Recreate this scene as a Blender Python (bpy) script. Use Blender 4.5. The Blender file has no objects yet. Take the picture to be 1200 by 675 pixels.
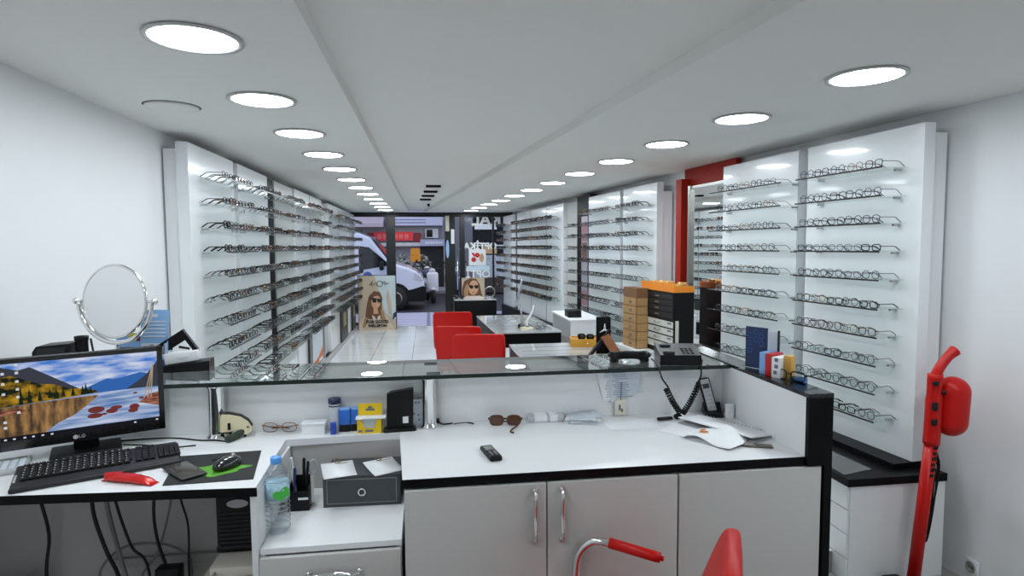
import bpy, bmesh, math, random
from mathutils import Matrix, Vector, Euler
random.seed(7)
PI = math.pi
SC = bpy.context.scene
COL = SC.collection
R = math.radians

# ------------------------------------------------------------------ materials
MATS = {}
def M(name, col, rough=.5, metal=0., noise=0., nscale=20., coat=0., spec=.5, bump=0., alpha=None):
    if name in MATS: return MATS[name]
    m = bpy.data.materials.new(name); m.use_nodes = True
    nt = m.node_tree; b = nt.nodes['Principled BSDF']
    b.inputs['Base Color'].default_value = (*col, 1)
    b.inputs['Roughness'].default_value = rough
    b.inputs['Metallic'].default_value = metal
    b.inputs['Coat Weight'].default_value = coat
    b.inputs['Coat Roughness'].default_value = .06
    b.inputs['Specular IOR Level'].default_value = spec
    if noise or bump:
        tc = nt.nodes.new('ShaderNodeTexCoord'); nz = nt.nodes.new('ShaderNodeTexNoise')
        nz.inputs['Scale'].default_value = nscale; nz.inputs['Detail'].default_value = 3
        nt.links.new(tc.outputs['Object'], nz.inputs['Vector'])
        if noise:
            mx = nt.nodes.new('ShaderNodeMix'); mx.data_type = 'RGBA'
            mx.inputs['A'].default_value = (*[c*(1-noise) for c in col], 1)
            mx.inputs['B'].default_value = (*[min(1, c*(1+noise)) for c in col], 1)
            nt.links.new(nz.outputs['Fac'], mx.inputs['Factor'])
            nt.links.new(mx.outputs['Result'], b.inputs['Base Color'])
        if bump:
            bp = nt.nodes.new('ShaderNodeBump'); bp.inputs['Strength'].default_value = bump; bp.inputs['Distance'].default_value = .002
            nt.links.new(nz.outputs['Fac'], bp.inputs['Height']); nt.links.new(bp.outputs['Normal'], b.inputs['Normal'])
    MATS[name] = m
    return m
def EM(name, col, s):
    if name in MATS: return MATS[name]
    m = bpy.data.materials.new(name); m.use_nodes = True; nt = m.node_tree
    nt.nodes.clear(); o = nt.nodes.new('ShaderNodeOutputMaterial'); e = nt.nodes.new('ShaderNodeEmission')
    e.inputs['Color'].default_value = (*col, 1); e.inputs['Strength'].default_value = s
    nt.links.new(e.outputs[0], o.inputs[0]); MATS[name] = m
    return m
def EMN(name, c1, c2, s, scale, stretch=(1, 1, 1), rot=0, lo=.35, hi=.65, detail=4):
    """emissive screen colour that varies with stretched noise"""
    if name in MATS: return MATS[name]
    m = EM(name, c1, s); nt = m.node_tree; e = [n for n in nt.nodes if n.type == 'EMISSION'][0]
    tc = nt.nodes.new('ShaderNodeTexCoord'); mp = nt.nodes.new('ShaderNodeMapping'); nz = nt.nodes.new('ShaderNodeTexNoise')
    mp.inputs['Scale'].default_value = stretch; mp.inputs['Rotation'].default_value = (0, rot, 0)
    nz.inputs['Scale'].default_value = scale; nz.inputs['Detail'].default_value = detail
    rp = nt.nodes.new('ShaderNodeValToRGB'); rp.color_ramp.elements[0].position = lo; rp.color_ramp.elements[1].position = hi
    rp.color_ramp.elements[0].color = (*c1, 1); rp.color_ramp.elements[1].color = (*c2, 1)
    nt.links.new(tc.outputs['Object'], mp.inputs[0]); nt.links.new(mp.outputs[0], nz.inputs['Vector'])
    nt.links.new(nz.outputs['Fac'], rp.inputs[0]); nt.links.new(rp.outputs[0], e.inputs['Color'])
    return m
def GLASS(name, tint=(1, 1, 1), ior=1.5, rough=0., extra=0.):
    """clear sheet glass: Fresnel mix of a straight-through and a mirror ray"""
    if name in MATS: return MATS[name]
    m = bpy.data.materials.new(name); m.use_nodes = True; nt = m.node_tree; nt.nodes.clear()
    o = nt.nodes.new('ShaderNodeOutputMaterial'); mix = nt.nodes.new('ShaderNodeMixShader')
    t = nt.nodes.new('ShaderNodeBsdfTransparent'); g = nt.nodes.new('ShaderNodeBsdfGlossy'); f = nt.nodes.new('ShaderNodeFresnel')
    t.inputs['Color'].default_value = (*tint, 1); g.inputs['Roughness'].default_value = rough; f.inputs['IOR'].default_value = ior
    geo = nt.nodes.new('ShaderNodeNewGeometry')
    ff = nt.nodes.new('ShaderNodeMath'); ff.operation = 'ADD'; ff.inputs[1].default_value = extra; ff.use_clamp = True
    bf = nt.nodes.new('ShaderNodeMath'); bf.operation = 'SUBTRACT'; bf.inputs[0].default_value = 1
    mu = nt.nodes.new('ShaderNodeMath'); mu.operation = 'MULTIPLY'
    nt.links.new(f.outputs[0], ff.inputs[0]); nt.links.new(geo.outputs['Backfacing'], bf.inputs[1])
    nt.links.new(ff.outputs[0], mu.inputs[0]); nt.links.new(bf.outputs[0], mu.inputs[1])
    nt.links.new(mu.outputs[0], mix.inputs[0]); nt.links.new(t.outputs[0], mix.inputs[1]); nt.links.new(g.outputs[0], mix.inputs[2])
    nt.links.new(mix.outputs[0], o.inputs[0]); MATS[name] = m
    return m
def TILES(name, col, grout, size, gw=.012, rough=.12, axis='xy', shift=(0, 0)):
    m = M(name, col, rough); nt = m.node_tree; b = nt.nodes['Principled BSDF']
    tc = nt.nodes.new('ShaderNodeTexCoord'); mp = nt.nodes.new('ShaderNodeMapping'); br = nt.nodes.new('ShaderNodeTexBrick')
    mp.inputs['Location'].default_value = (*shift, 0)
    br.offset = 0; br.inputs['Scale'].default_value = 1; br.inputs['Mortar Size'].default_value = gw/2
    br.inputs['Brick Width'].default_value = size[0]; br.inputs['Row Height'].default_value = size[1]
    br.inputs['Color1'].default_value = (*col, 1); br.inputs['Color2'].default_value = (*[c*.95 for c in col], 1); br.inputs['Mortar'].default_value = (*grout, 1)
    nt.links.new(tc.outputs['Object'], mp.inputs[0]); nt.links.new(mp.outputs[0], br.inputs[0]); nt.links.new(br.outputs[0], b.inputs['Base Color'])
    return m

WALL = M('wall_paint', (.80, .81, .82), .55, noise=.02, nscale=3, bump=.05)
CEIL = M('ceiling_paint', (.79, .785, .755), .7, noise=.015, nscale=2)
WHITE = M('white_laminate', (.80, .81, .82), .28, noise=.01, nscale=4)
GLOSSW = M('white_gloss_board', (.83, .85, .87), .22, coat=.6, noise=.008, nscale=3)
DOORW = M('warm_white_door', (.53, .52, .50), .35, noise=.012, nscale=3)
BLACK = M('black_laminate', (.004, .004, .0045), .4, spec=.12)
BLACKP = M('black_plastic', (.006, .006, .0065), .42, noise=.2, nscale=60, spec=.25)
GREYK = M('dark_grey_plastic', (.020, .020, .022), .45, spec=.3, noise=.15, nscale=50)
KEYM = M('key_plastic', (.008, .008, .009), .5, spec=.25)
RED = M('red_plastic', (.56, .008, .005), .35, spec=.3)
REDV = M('red_vinyl', (.52, .009, .007), .42, spec=.3, noise=.06, nscale=30)
REDW = M('red_panel_paint', (.34, .018, .008), .45, spec=.25, noise=.04, nscale=5)
CHROME = M('chrome', (.78, .78, .78), .08, 1.)
STEEL = M('brushed_steel', (.45, .44, .42), .3, 1.)
MIRROR = M('mirror_silver', (.92, .93, .93), .01, 1.)
GRANITE = M('black_granite', (.016, .016, .017), .12, noise=.5, nscale=90)
PAPER = M('paper_white', (.83, .84, .86), .8, noise=.02, nscale=15)
PAPERB = M('paper_bluish', (.62, .67, .74), .8, noise=.03, nscale=15)
INK = M('ink_grey', (.16, .17, .20), .8)
CARD = M('cardboard_brown', (.42, .25, .10), .7, noise=.12, nscale=25)
CARDD = M('cardboard_dark', (.20, .10, .04), .7, noise=.15, nscale=25)
CREAM = M('cream_plastic', (.74, .66, .44), .4, noise=.03)
ORANGE = M('orange_plastic', (.90, .28, .02), .35, noise=.03)
BLUE = M('blue_plastic', (.03, .16, .62), .3)
BLUEL = M('light_blue_print', (.28, .50, .82), .5, noise=.08, nscale=30)
NAVY = M('navy_print', (.012, .03, .10), .4, noise=.2, nscale=20)
YELLOW = M('yellow_card', (.88, .60, .01), .5, noise=.03)
GREEN = M('green_print', (.06, .50, .06), .5, noise=.2, nscale=30)
SHELFG = GLASS('shelf_glass', (.93, .96, .95), 1.45)
LEDGEG = GLASS('ledge_glass', (.86, .89, .88), 1.52, extra=.42)
WINDOWG = GLASS('window_glass', (.90, .92, .95), 1.3)
LENSG = GLASS('clear_lens', (.96, .97, .98), 1.4)
EDGEG = M('glass_edge_dark', (.008, .016, .014), .15)

# ------------------------------------------------------------------ geometry
class G:
    def __init__(s): s.v = []; s.f = []; s.m = []; s.s = []
    def add(s, V, F, mi=0, sm=False, X=None):
        o = len(s.v)
        s.v += [tuple(X @ Vector(p)) for p in V] if X is not None else [tuple(p) for p in V]
        for f in F: s.f.append([i+o for i in f]); s.m.append(mi); s.s.append(sm)
        return s
    def box(s, c, d, mi=0, X=None):
        x, y, z = c; a, b, e = d[0]/2, d[1]/2, d[2]/2
        V = [(x+i*a, y+j*b, z+k*e) for i in (-1, 1) for j in (-1, 1) for k in (-1, 1)]
        return s.add(V, [(0, 1, 3, 2), (4, 6, 7, 5), (0, 4, 5, 1), (2, 3, 7, 6), (0, 2, 6, 4), (1, 5, 7, 3)], mi, False, X)
    def b2(s, p, q, mi=0, X=None):
        return s.box([(a+b)/2 for a, b in zip(p, q)], [abs(a-b) for a, b in zip(p, q)], mi, X)
    def rbox(s, c, d, r, mi=0, X=None, seg=2):
        bm = bmesh.new(); bmesh.ops.create_cube(bm, size=1)
        for v in bm.verts: v.co = Vector((v.co.x*d[0]+c[0], v.co.y*d[1]+c[1], v.co.z*d[2]+c[2]))
        bmesh.ops.bevel(bm, geom=bm.edges[:], offset=min(r, min(d)*.49), segments=seg, affect='EDGES', profile=.5)
        bm.verts.index_update()
        s.add([v.co[:] for v in bm.verts], [[v.index for v in f.verts] for f in bm.faces], mi, seg > 1, X); bm.free()
        return s
    def prism(s, P, a0, a1, ax='z', mi=0, sm=False, X=None, mi_side=None):
        """polygon P (2-D) swept along an axis: z:(x,y) y:(x,z) x:(y,z)"""
        def q(p, a): return {'z': (p[0], p[1], a), 'y': (p[0], a, p[1]), 'x': (a, p[0], p[1])}[ax]
        n = len(P); V = [q(p, a0) for p in P]+[q(p, a1) for p in P]
        s.add(V, [list(range(n-1, -1, -1)), list(range(n, 2*n))], mi, False, X)
        return s.add(V, [(i, (i+1) % n, n+(i+1) % n, n+i) for i in range(n)], mi if mi_side is None else mi_side, sm, X)
    def lathe(s, P, n=20, mi=0, sm=True, X=None):
        """profile [(r,z)...] turned round z"""
        V = [(r*math.cos(2*PI*k/n), r*math.sin(2*PI*k/n), z) for r, z in P for k in range(n)]
        F = [(i*n+k, i*n+(k+1) % n, (i+1)*n+(k+1) % n, (i+1)*n+k) for i in range(len(P)-1) for k in range(n)]
        s.add(V, F, mi, sm, X)
        for i, rev in ((0, True), (len(P)-1, False)):
            if P[i][0] > 1e-5:
                ring = V[i*n:(i+1)*n]; s.add(ring, [list(range(n))[::-1] if rev else list(range(n))], mi, False, X)
        return s
    def tube(s, P, r, n=8, mi=0, closed=False, X=None, caps=True, flat=1.):
        P = [Vector(p) for p in P]; N = len(P); rr = r if isinstance(r, (list, tuple)) else [r]*N
        T = []
        for i in range(N):
            a = P[(i-1) % N] if (closed or i > 0) else P[i]; b = P[(i+1) % N] if (closed or i < N-1) else P[i]
            T.append((b-a).normalized() if (b-a).length > 1e-9 else Vector((0, 0, 1)))
        u = T[0].orthogonal().normalized()
        if abs(T[0].z) < .95: u = T[0].cross(Vector((0, 0, 1))).normalized()
        V = []
        for i in range(N):
            u = (u-T[i]*u.dot(T[i])).normalized(); w = T[i].cross(u)
            for k in range(n):
                an = 2*PI*k/n; V.append(tuple(P[i]+u*math.cos(an)*rr[i]*flat+w*math.sin(an)*rr[i]))
        F = []
        for i in range(N if closed else N-1):
            j = (i+1) % N
            for k in range(n): F.append((i*n+k, i*n+(k+1) % n, j*n+(k+1) % n, j*n+k))
        s.add(V, F, mi, True, X)
        if caps and not closed:
            for ring, rev in ((V[:n], True), (V[-n:], False)): s.add(ring, [list(range(n))[::-1] if rev else list(range(n))], mi, False, X)
        return s
    def sph(s, c, r, mi=0, nu=14, nv=9, X=None):
        rx, ry, rz = (r, r, r) if not isinstance(r, (tuple, list)) else r
        V = [(c[0]+rx*math.sin(PI*i/nv)*math.cos(2*PI*k/nu), c[1]+ry*math.sin(PI*i/nv)*math.sin(2*PI*k/nu), c[2]+rz*math.cos(PI*i/nv)) for i in range(nv+1) for k in range(nu)]
        F = [(i*nu+k, (i+1)*nu+k, (i+1)*nu+(k+1) % nu, i*nu+(k+1) % nu) for i in range(nv) for k in range(nu)]
        return s.add(V, F, mi, True, X)
    def cyl(s, c, r, h, n=20, mi=0, X=None, r2=None):
        r2 = r if r2 is None else r2
        T = Matrix.Translation(c)
        return s.lathe([(r, 0), (r2, h)], n, mi, True, (X @ T) if X is not None else T)
    def poly(s, P, mi=0, X=None): return s.add(P, [list(range(len(P)))], mi, False, X)
    def disc(s, c, r, mi=0, n=24, ax='y', X=None, ry=None):
        ry = r if ry is None else ry
        P = []
        for k in range(n):
            a, b = r*math.cos(2*PI*k/n), ry*math.sin(2*PI*k/n)
            P.append({'y': (c[0]+a, c[1], c[2]+b), 'z': (c[0]+a, c[1]+b, c[2]), 'x': (c[0], c[1]+a, c[2]+b)}[ax])
        return s.poly(P, mi, X)
    def mesh(s, name, mats, recalc=True):
        me = bpy.data.meshes.new(name); me.from_pydata(s.v, [], s.f)
        for m in (mats if isinstance(mats, (list, tuple)) else [mats]): me.materials.append(m)
        for p, mi, sm in zip(me.polygons, s.m, s.s): p.material_index = mi; p.use_smooth = sm
        bm = bmesh.new(); bm.from_mesh(me)
        bmesh.ops.remove_doubles(bm, verts=bm.verts, dist=1e-6)
        if recalc: bmesh.ops.recalc_face_normals(bm, faces=bm.faces)
        bm.to_mesh(me); bm.free()
        me.update(); return me

def obj(name, g, mats, parent=None, loc=(0, 0, 0), rot=(0, 0, 0), recalc=True, label=None):
    me = g if isinstance(g, bpy.types.Mesh) else g.mesh(name, mats, recalc)
    o = bpy.data.objects.new(name, me); COL.objects.link(o)
    o.location = loc; o.rotation_euler = rot
    if parent: o.parent = parent
    if label: o['label'] = label
    return o
def T(name, label, cat, loc=(0, 0, 0), rz=0., group=None):
    o = bpy.data.objects.new(name, None); COL.objects.link(o); o.empty_display_size = .05
    o.location = loc; o.rotation_euler = (0, 0, rz); o['label'] = label; o['category'] = cat
    if group: o['group'] = group
    return o
def tag(o, label, cat, group=None):
    o['label'] = label; o['category'] = cat
    if group: o['group'] = group
    return o
def one(name, g, mats, label, cat, loc=(0, 0, 0), rz=0., group=None, rot=None, recalc=True):
    return tag(obj(name, g, mats, None, loc, rot or (0, 0, rz), recalc), label, cat, group)
def struct(name, g, mats, loc=(0, 0, 0), rz=0., recalc=True):
    o = obj(name, g, mats, None, loc, (0, 0, rz), recalc); o['kind'] = 'structure'; return o
def text_mesh(txt, size, depth=.002, mirror=False, bold=0.):
    cu = bpy.data.curves.new('lettering', 'FONT'); cu.body = txt; cu.size = size; cu.extrude = depth; cu.offset = bold
    cu.align_x = 'CENTER'; cu.align_y = 'CENTER'
    tmp = bpy.data.objects.new('lettering', cu); COL.objects.link(tmp)
    dg = bpy.context.evaluated_depsgraph_get(); dg.update()
    me = bpy.data.meshes.new_from_object(tmp.evaluated_get(dg)); COL.objects.unlink(tmp); bpy.data.objects.remove(tmp)
    for v in me.vertices:
        x, y, z = v.co; v.co = ((-x if mirror else x), -z, y)       # stands upright in x-z, reads from -y
    bm = bmesh.new(); bm.from_mesh(me); bmesh.ops.recalc_face_normals(bm, faces=bm.faces); bm.to_mesh(me); bm.free()
    return me
def text(name, txt, size, mat, parent, loc, rot=(0, 0, 0), depth=.002, mirror=False, bold=0.):
    me = text_mesh(txt, size, depth, mirror, bold); me.materials.clear(); me.materials.append(mat)
    return obj(name, me, None, parent, loc, rot)
def arc(c, r, a0, a1, n, plane='xz'):
    out = []
    for i in range(n+1):
        a = a0+(a1-a0)*i/n; p, q = r*math.cos(a), r*math.sin(a)
        out.append((c[0]+p, c[1], c[2]+q) if plane == 'xz' else (c[0]+p, c[1]+q, c[2]) if plane == 'xy' else (c[0], c[1]+p, c[2]+q))
    return out
def smooth(P, n=6):
    """Catmull-Rom through the points"""
    P = [Vector(p) for p in P]; out = []
    for i in range(len(P)-1):
        a, b, c, d = P[max(i-1, 0)], P[i], P[i+1], P[min(i+2, len(P)-1)]
        for k in range(n):
            t = k/n
            out.append(.5*((2*b)+(c-a)*t+(2*a-5*b+4*c-d)*t*t+(3*b-a-3*c+d)*t**3))
    out.append(P[-1]); return out
ORD = 'first second third fourth fifth sixth seventh eighth ninth tenth eleventh twelfth thirteenth fourteenth fifteenth sixteenth'.split()
# ------------------------------------------------------------------ the room; most layout numbers from here on were back-projected from image pixels
ZC = 2.37                                   # ceiling height
FY = 12.8                                   # shop front
TAP = .1                                    # the right-hand wall closes in towards the street
def xr(y): return 2.775-TAP*(y-2.93)        # right wall face
FLOORT = TILES('white_floor_tile', (.74, .75, .75), (.25, .24, .23), (.6, .6), .009, .10, shift=(.25, .1))
g = G(); g.b2((-1.75, 2.9, -.3), (3.0, FY, 0)); struct('floor', g, FLOORT)
g = G(); g.b2((-1.75, -1.3, -.42), (3.4, 2.9, -.12)); struct('floor_staff', g, M('staff_floor', (.35, .34, .33), .4, noise=.05))
g = G(); g.b2((-1.75, -1.3, -.42), (-1.62, FY, 2.6)); struct('wall_left', g, WALL)
g = G(); g.prism([(xr(-1.3), -1.3), (xr(-1.3)+.14, -1.3), (xr(FY)+.14, FY), (xr(FY), FY)], -.42, 2.6); struct('wall_right', g, WALL)
g = G(); g.b2((-1.75, -1.44, -.42), (3.5, -1.3, 2.6)); struct('wall_back', g, WALL)
# ceiling: two lowered soffits with a shallow raised bay between them
def xs(y): return 1.068-.105*(y-2.16)
SL = -.375; RC = .055
g = G()
g.b2((-1.75, -1.3, ZC), (SL, FY, ZC+.2))
g.prism([(xs(-1.3), -1.3), (3.5, -1.3), (2.4, FY), (xs(FY), FY)], ZC, ZC+.2)
g.b2((-1.75, -1.3, ZC+RC), (3.5, FY, ZC+.3))
struct('ceiling', g, CEIL)
# skirting along the left wall
g = G(); g.b2((-1.46, 4.05, 0), (-1.43, 12.6, .07)); struct('baseboard_left', g, M('grey_skirting', (.42, .43, .43), .4))

LAMP = EM('lamp_diffuser', (.87, .95, 1.0), 15.4)
RIM = M('lamp_rim', (.55, .55, .54), .4)
gr = G(); n = 40
gr.lathe([(.150, 0), (.158, -.004), (.158, -.010), (.140, -.010), (.138, -.004)], n)
rim_me = gr.mesh('rim', [RIM])
gd = G(); gd.lathe([(.139, -.004), (.137, -.007), (.0, -.0075)], n); dif_me = gd.mesh('diffuser', [LAMP])
def lamp(x, y, label):
    t = T('ceiling_downlight', label, 'ceiling light', (x, y, ZC), 0, 'round downlights in two rows')
    obj('rim', rim_me, None, t); obj('diffuser', dif_me, None, t)
nth = lambda k: ORD[k]
for k in range(-2, 13):
    y = 2.254+.873*k
    if y > FY-.5: break
    lamp(-.781, y, f"round white downlight, {nth(k)} from the counter in the row on the round mirror's side" if k >= 0 else
         f"round white downlight overhead behind the counter, {nth(-k-1)} back on the desk side")
for k in range(-3, 12):
    y = 2.41+.873*k
    if y > FY-.5: break
    lamp(1.869-.105*.873*k, y, f"round white downlight, {nth(k)} from the counter in the row on the vacuum's side" if k >= 0 else
         f"round white downlight overhead behind the counter, {nth(-k-1)} back on the vacuum side")
g = G(); g.lathe([(.0, -.012), (.10, -.012), (.125, -.008), (.125, 0)], 32, 0); g.lathe([(.127, -.0005), (.133, -.0005), (.133, 0), (.127, 0)], 32, 1)
one('ceiling_cover', g, [CEIL, GREYK], 'round white blank cover plate set in the ceiling near the bare white wall', 'ceiling cover', (-1.27, 3.33, ZC))
zr = ZC+RC
for i, (x, y, w) in enumerate([(.085, 7.75, .19), (.055, 8.5, .19), (.02, 9.2, .19), (-.02, 9.9, .18)]):
    g = G(); g.rbox((0, 0, -.012), (w, .10, .024), .004); g.b2((-w/2+.015, -.03, -.026), (w/2-.015, .03, -.024))
    one('ceiling_vent', g, BLACK, f'short black slot fitting on the raised ceiling, {ORD[i]} of four from the counter', 'ceiling vent', (x, y, zr), 0, 'black ceiling slots')
g = G(); g.cyl((0, 0, -.03), .022, .03, 16); g.sph((0, 0, -.03), .022)
one('smoke_detector', g, BLACK, 'small black dome on the ceiling between the slots and the shop entrance', 'detector', (.03, 11.0, zr))

# ------------------------------------------------------------------ the shop front
FRAME = M('black_shopfront_metal', (.008, .008, .009), .3)
def bar(name, a, b): g = G(); g.b2(a, b); struct(name, g, FRAME)
bar('trim_1', (-.84, FY-.06, 0), (-.655, FY+.06, ZC)); bar('trim_2', (-1.62, FY-.05, ZC-.09), (1.8, FY+.05, ZC))
bar('trim_3', (.36, FY-.05, 0), (.575, FY+.05, ZC-.09)); bar('trim_4', (.665, FY-.06, 0), (.775, FY+.06, ZC-.09))
bar('trim_5', (-1.62, FY-.04, 0), (-.84, FY+.04, .10)); bar('trim_6', (.775, FY-.04, 0), (1.79, FY+.04, .22))
bar('trim_7', (-1.62, FY-.04, .1), (-1.56, FY+.04, ZC-.09)); bar('trim_8', (1.36, FY-.03, .22), (1.40, FY+.03, ZC-.09))
g = G(); g.b2((-1.56, FY-.006, .10), (-.84, FY+.006, ZC-.09)); struct('window_1', g, WINDOWG)
g = G(); g.b2((.775, FY-.006, .22), (1.79, FY+.006, ZC-.09)); struct('window_2', g, WINDOWG)
dr = struct('door_1', G().b2((.575, FY-.006, .05), (.665, FY+.006, ZC-.12)), WINDOWG)
obj('door_handle', G().tube([(.62, FY-.05, .75), (.62, FY-.05, 1.45)], .014, 10), CHROME, dr)
obj('door_rail', G().b2((.575, FY-.02, 0), (.665, FY+.02, .22)), FRAME, dr)
STICK = M('sticker_cream', (.70, .66, .52), .6, noise=.15, nscale=40)
for nm, a, b, mt, lb in (('door_sticker', (.375, 1.98), (.455, 2.30), STICK, 'tall cream notice stuck on the black entrance post'),
                         ('door_sticker', (.49, 1.72), (.56, 2.02), PAPER, 'white notice stuck beside the blue oval on the entrance post'),
                         ('door_sticker', (.38, 1.42), (.45, 1.80), BLUEL, 'tall blue oval sticker on the black entrance post')):
    g = G()
    if mt is BLUEL: g.prism([((a[0]+b[0])/2+(b[0]-a[0])/2*math.cos(k*PI/10), (a[1]+b[1])/2+(b[1]-a[1])/2*math.sin(k*PI/10)) for k in range(20)], 0, .004, 'y')
    else: g.b2((a[0], 0, a[1]), (b[0], .004, b[1]))
    y = FY-.056
    one(nm, g, mt, lb, 'sticker', (0, y, 0))
# lettering on the window, read from the street, so mirrored from inside
VIN = M('white_vinyl_letters', (.86, .86, .86), .5)
def sign(txt, size, x, z, lb, bold=.0, depth=.002, mat=VIN):
    t = T('window_lettering', lb, 'lettering', (x, FY-.012, z))
    text('letters', txt, size, mat, t, (0, 0, 0), depth=depth, mirror=True, bold=bold); return t
sign('KAL', .34, 1.24, 2.21, 'large white shop lettering across the top of the window, seen reversed', .010)
sign('OPTİKAL', .19, 1.06, 1.66, 'smaller white lettering across the middle of the window, seen reversed', .008)
sign('OPTİK', .22, .98, 1.07, 'faded white lettering low on the window behind the poster, seen reversed', .004)
t = T('window_sticker', 'red and white offer sticker in the middle of the shop window', 'sticker', (1.00, FY-.012, 1.42))
obj('backing_sheet', G().b2((-.14, 0, -.16), (.22, .002, .18)), PAPER, t)
obj('red_numeral', text_mesh('%', .24, .002, True, .012), None, t, (.0, -.004, 0)).data.materials.append(RED)
obj('portrait_patch', G().disc((.13, -.003, 0), .05, ry=.09), M('skin_print', (.55, .32, .2), .6), t)
t = T('window_sticker', 'pale blue printed band low in the shop window', 'sticker', (1.0, FY-.012, 1.2))
obj('printed_band', G().b2((-.2, 0, -.05), (.3, .002, .05)), M('pale_blue_print', (.60, .72, .85), .6, noise=.2, nscale=20), t)
# ------------------------------------------------------------------ eyeglasses
def rim_path(cx, w, h, e, n, drop=0.):
    P = []
    for k in range(n):
        a = 2*PI*k/n; c, s = math.cos(a), math.sin(a)
        x = math.copysign(abs(c)**(2/e), c)*w/2; z = math.copysign(abs(s)**(2/e), s)*h/2
        if s < 0: x *= 1-drop
        P.append((cx+x, 0, h/2+z+.002))
    return P
def glasses_parts(w, h, e, rt, tt, n=18, ns=6, drop=.0):
    """front, two lenses, two temples; lenses face +y, temples run to -y"""
    out = {}
    g = G(); c = w/2+.009
    for sgn in (-1, 1):
        g.tube(rim_path(sgn*c, w, h, e, n, drop), rt, ns, closed=True)
        g.tube([(sgn*(c+w/2), 0, h*.72), (sgn*(c+w/2+.006), -.004, h*.74)], rt*1.2, ns)
    g.tube(smooth([(-.011, 0, h*.62), (-.005, .002, h*.74), (.005, .002, h*.74), (.011, 0, h*.62)], 3), rt, ns)
    out['front'] = g
    for nm, sgn in (('lens', -1), ('lens', 1)):
        P = rim_path(sgn*c, w*.97, h*.97, e, n, drop); L = G()
        L.add(P+[(p[0], .0012, p[2]) for p in P], [list(range(n)), list(range(2*n-1, n-1, -1))]+[(i, (i+1) % n, n+(i+1) % n, n+i) for i in range(n)])
        out[nm+str(sgn)] = L
    for sgn in (-1, 1):
        x = sgn*(c+w/2+.006); L = G()
        L.tube(smooth([(x, -.004, h*.74), (x+sgn*.003, -.05, h*.74), (x, -.092, h*.72), (x-sgn*.004, -.118, h*.38), (x-sgn*.006, -.136, .003)], 4),
               [tt*.8]*9+[tt]*8, ns, flat=.6)
        out['temple'+str(sgn)] = L
    return out
FR = dict(gun=M('frame_gunmetal', (.05, .05, .055), .3, .8), black=M('frame_black', (.008, .008, .008), .2), silver=M('frame_silver', (.16, .16, .17), .3, 1.),
          gold=M('frame_gold', (.26, .15, .05), .3, 1.), brown=M('frame_brown', (.085, .035, .014), .25, noise=.5, nscale=80), wine=M('frame_wine', (.05, .006, .008), .25),
          clear=M('frame_grey_clear', (.14, .145, .155), .2), blue=M('frame_blue', (.012, .016, .03), .25))
DARKL = M('dark_lens', (.010, .009, .009), .08, coat=.5)
BROWNL = M('brown_lens', (.06, .025, .012), .08, coat=.5)
STY = [('thin gunmetal round', 'gun', .046, .044, 2.0, .0020, .0022, 0), ('black rectangular', 'black', .052, .034, 4.0, .0027, .0032, 0),
       ('thin silver oval', 'silver', .050, .036, 2.4, .0018, .0020, 0), ('thin gold round', 'gold', .047, .043, 2.2, .0018, .0020, 0),
       ('brown tortoiseshell', 'brown', .050, .040, 3.0, .0032, .0036, .06), ('thin black square', 'black', .050, .040, 3.4, .0021, .0024, 0),
       ('wine red', 'wine', .050, .036, 3.2, .0029, .0033, .05), ('clear grey', 'clear', .049, .041, 2.6, .0027, .0030, 0),
       ('dark blue', 'blue', .051, .037, 3.4, .0028, .0032, 0), ('gunmetal aviator', 'gun', .054, .044, 2.4, .0020, .0022, .12),
       ('thick black', 'black', .053, .042, 3.2, .0044, .0046, .05), ('thick brown', 'brown', .053, .042, 3.0, .0044, .0046, .05)]
PROTO = []
for nm, fm, w, h, e, rt, tt, dp in STY:
    P = glasses_parts(w, h, e, rt, tt, drop=dp)
    PROTO.append(dict(desc=nm, front=P['front'].mesh('front_frame', [FR[fm]]), lens=[P['lens-1'].mesh('lens', [LENSG]), P['lens1'].mesh('lens', [LENSG])],
                      temple=[P['temple-1'].mesh('temple', [FR[fm]]), P['temple1'].mesh('temple', [FR[fm]])]))
SINGLE = []
def single(nm, fm, w, h, e, rt, tt, dp, lens):
    P = glasses_parts(w, h, e, rt, tt, n=12, ns=4, drop=dp); g = G()
    for k, part in P.items():
        g.add(part.v, part.f, 1 if k.startswith('lens') else 0, True)
    return g
for nm, fm, w, h, e, rt, tt, dp in STY: SINGLE.append((nm+' eyeglasses', single(nm, fm, w, h, e, rt*1.15, tt*1.15, dp, LENSG), [FR[fm], LENSG]))
SUN = []
for nm, fm, w, h, e, dp, lm in (('black sunglasses', 'black', .060, .052, 3.0, .08, DARKL), ('brown sunglasses', 'brown', .060, .050, 2.6, .06, BROWNL),
                                ('square black sunglasses', 'black', .062, .050, 4.0, .02, DARKL), ('aviator sunglasses', 'gun', .060, .050, 2.4, .14, DARKL)):
    SUN.append((nm, single(nm, fm, w, h, e, .0052, .0050, dp, lm), [FR[fm], lm]))
SMESH = [g.mesh('eyeglasses', m) for _, g, m in SINGLE]; SUNMESH = [g.mesh('sunglasses', m) for _, g, m in SUN]
def put_full(i, loc, rz, label, group):
    p = PROTO[i]; t = T('eyeglasses', label, 'eyeglasses', loc, rz, group)
    obj('front_frame', p['front'], None, t)
    for k in (0, 1): obj('lens', p['lens'][k], None, t); obj('temple', p['temple'][k], None, t)
    return t
def put_one(i, loc, rz, label, group, sun=False):
    o = bpy.data.objects.new('sunglasses' if sun else 'eyeglasses', SUNMESH[i] if sun else SMESH[i]); COL.objects.link(o)
    o.location = loc; o.rotation_euler = (0, 0, rz); tag(o, label, 'sunglasses' if sun else 'eyeglasses', group); return o
REST = G(); RESTM = []
def rest_slot(m):
    if m not in RESTM: RESTM.append(m)
    return RESTM.index(m)
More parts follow.
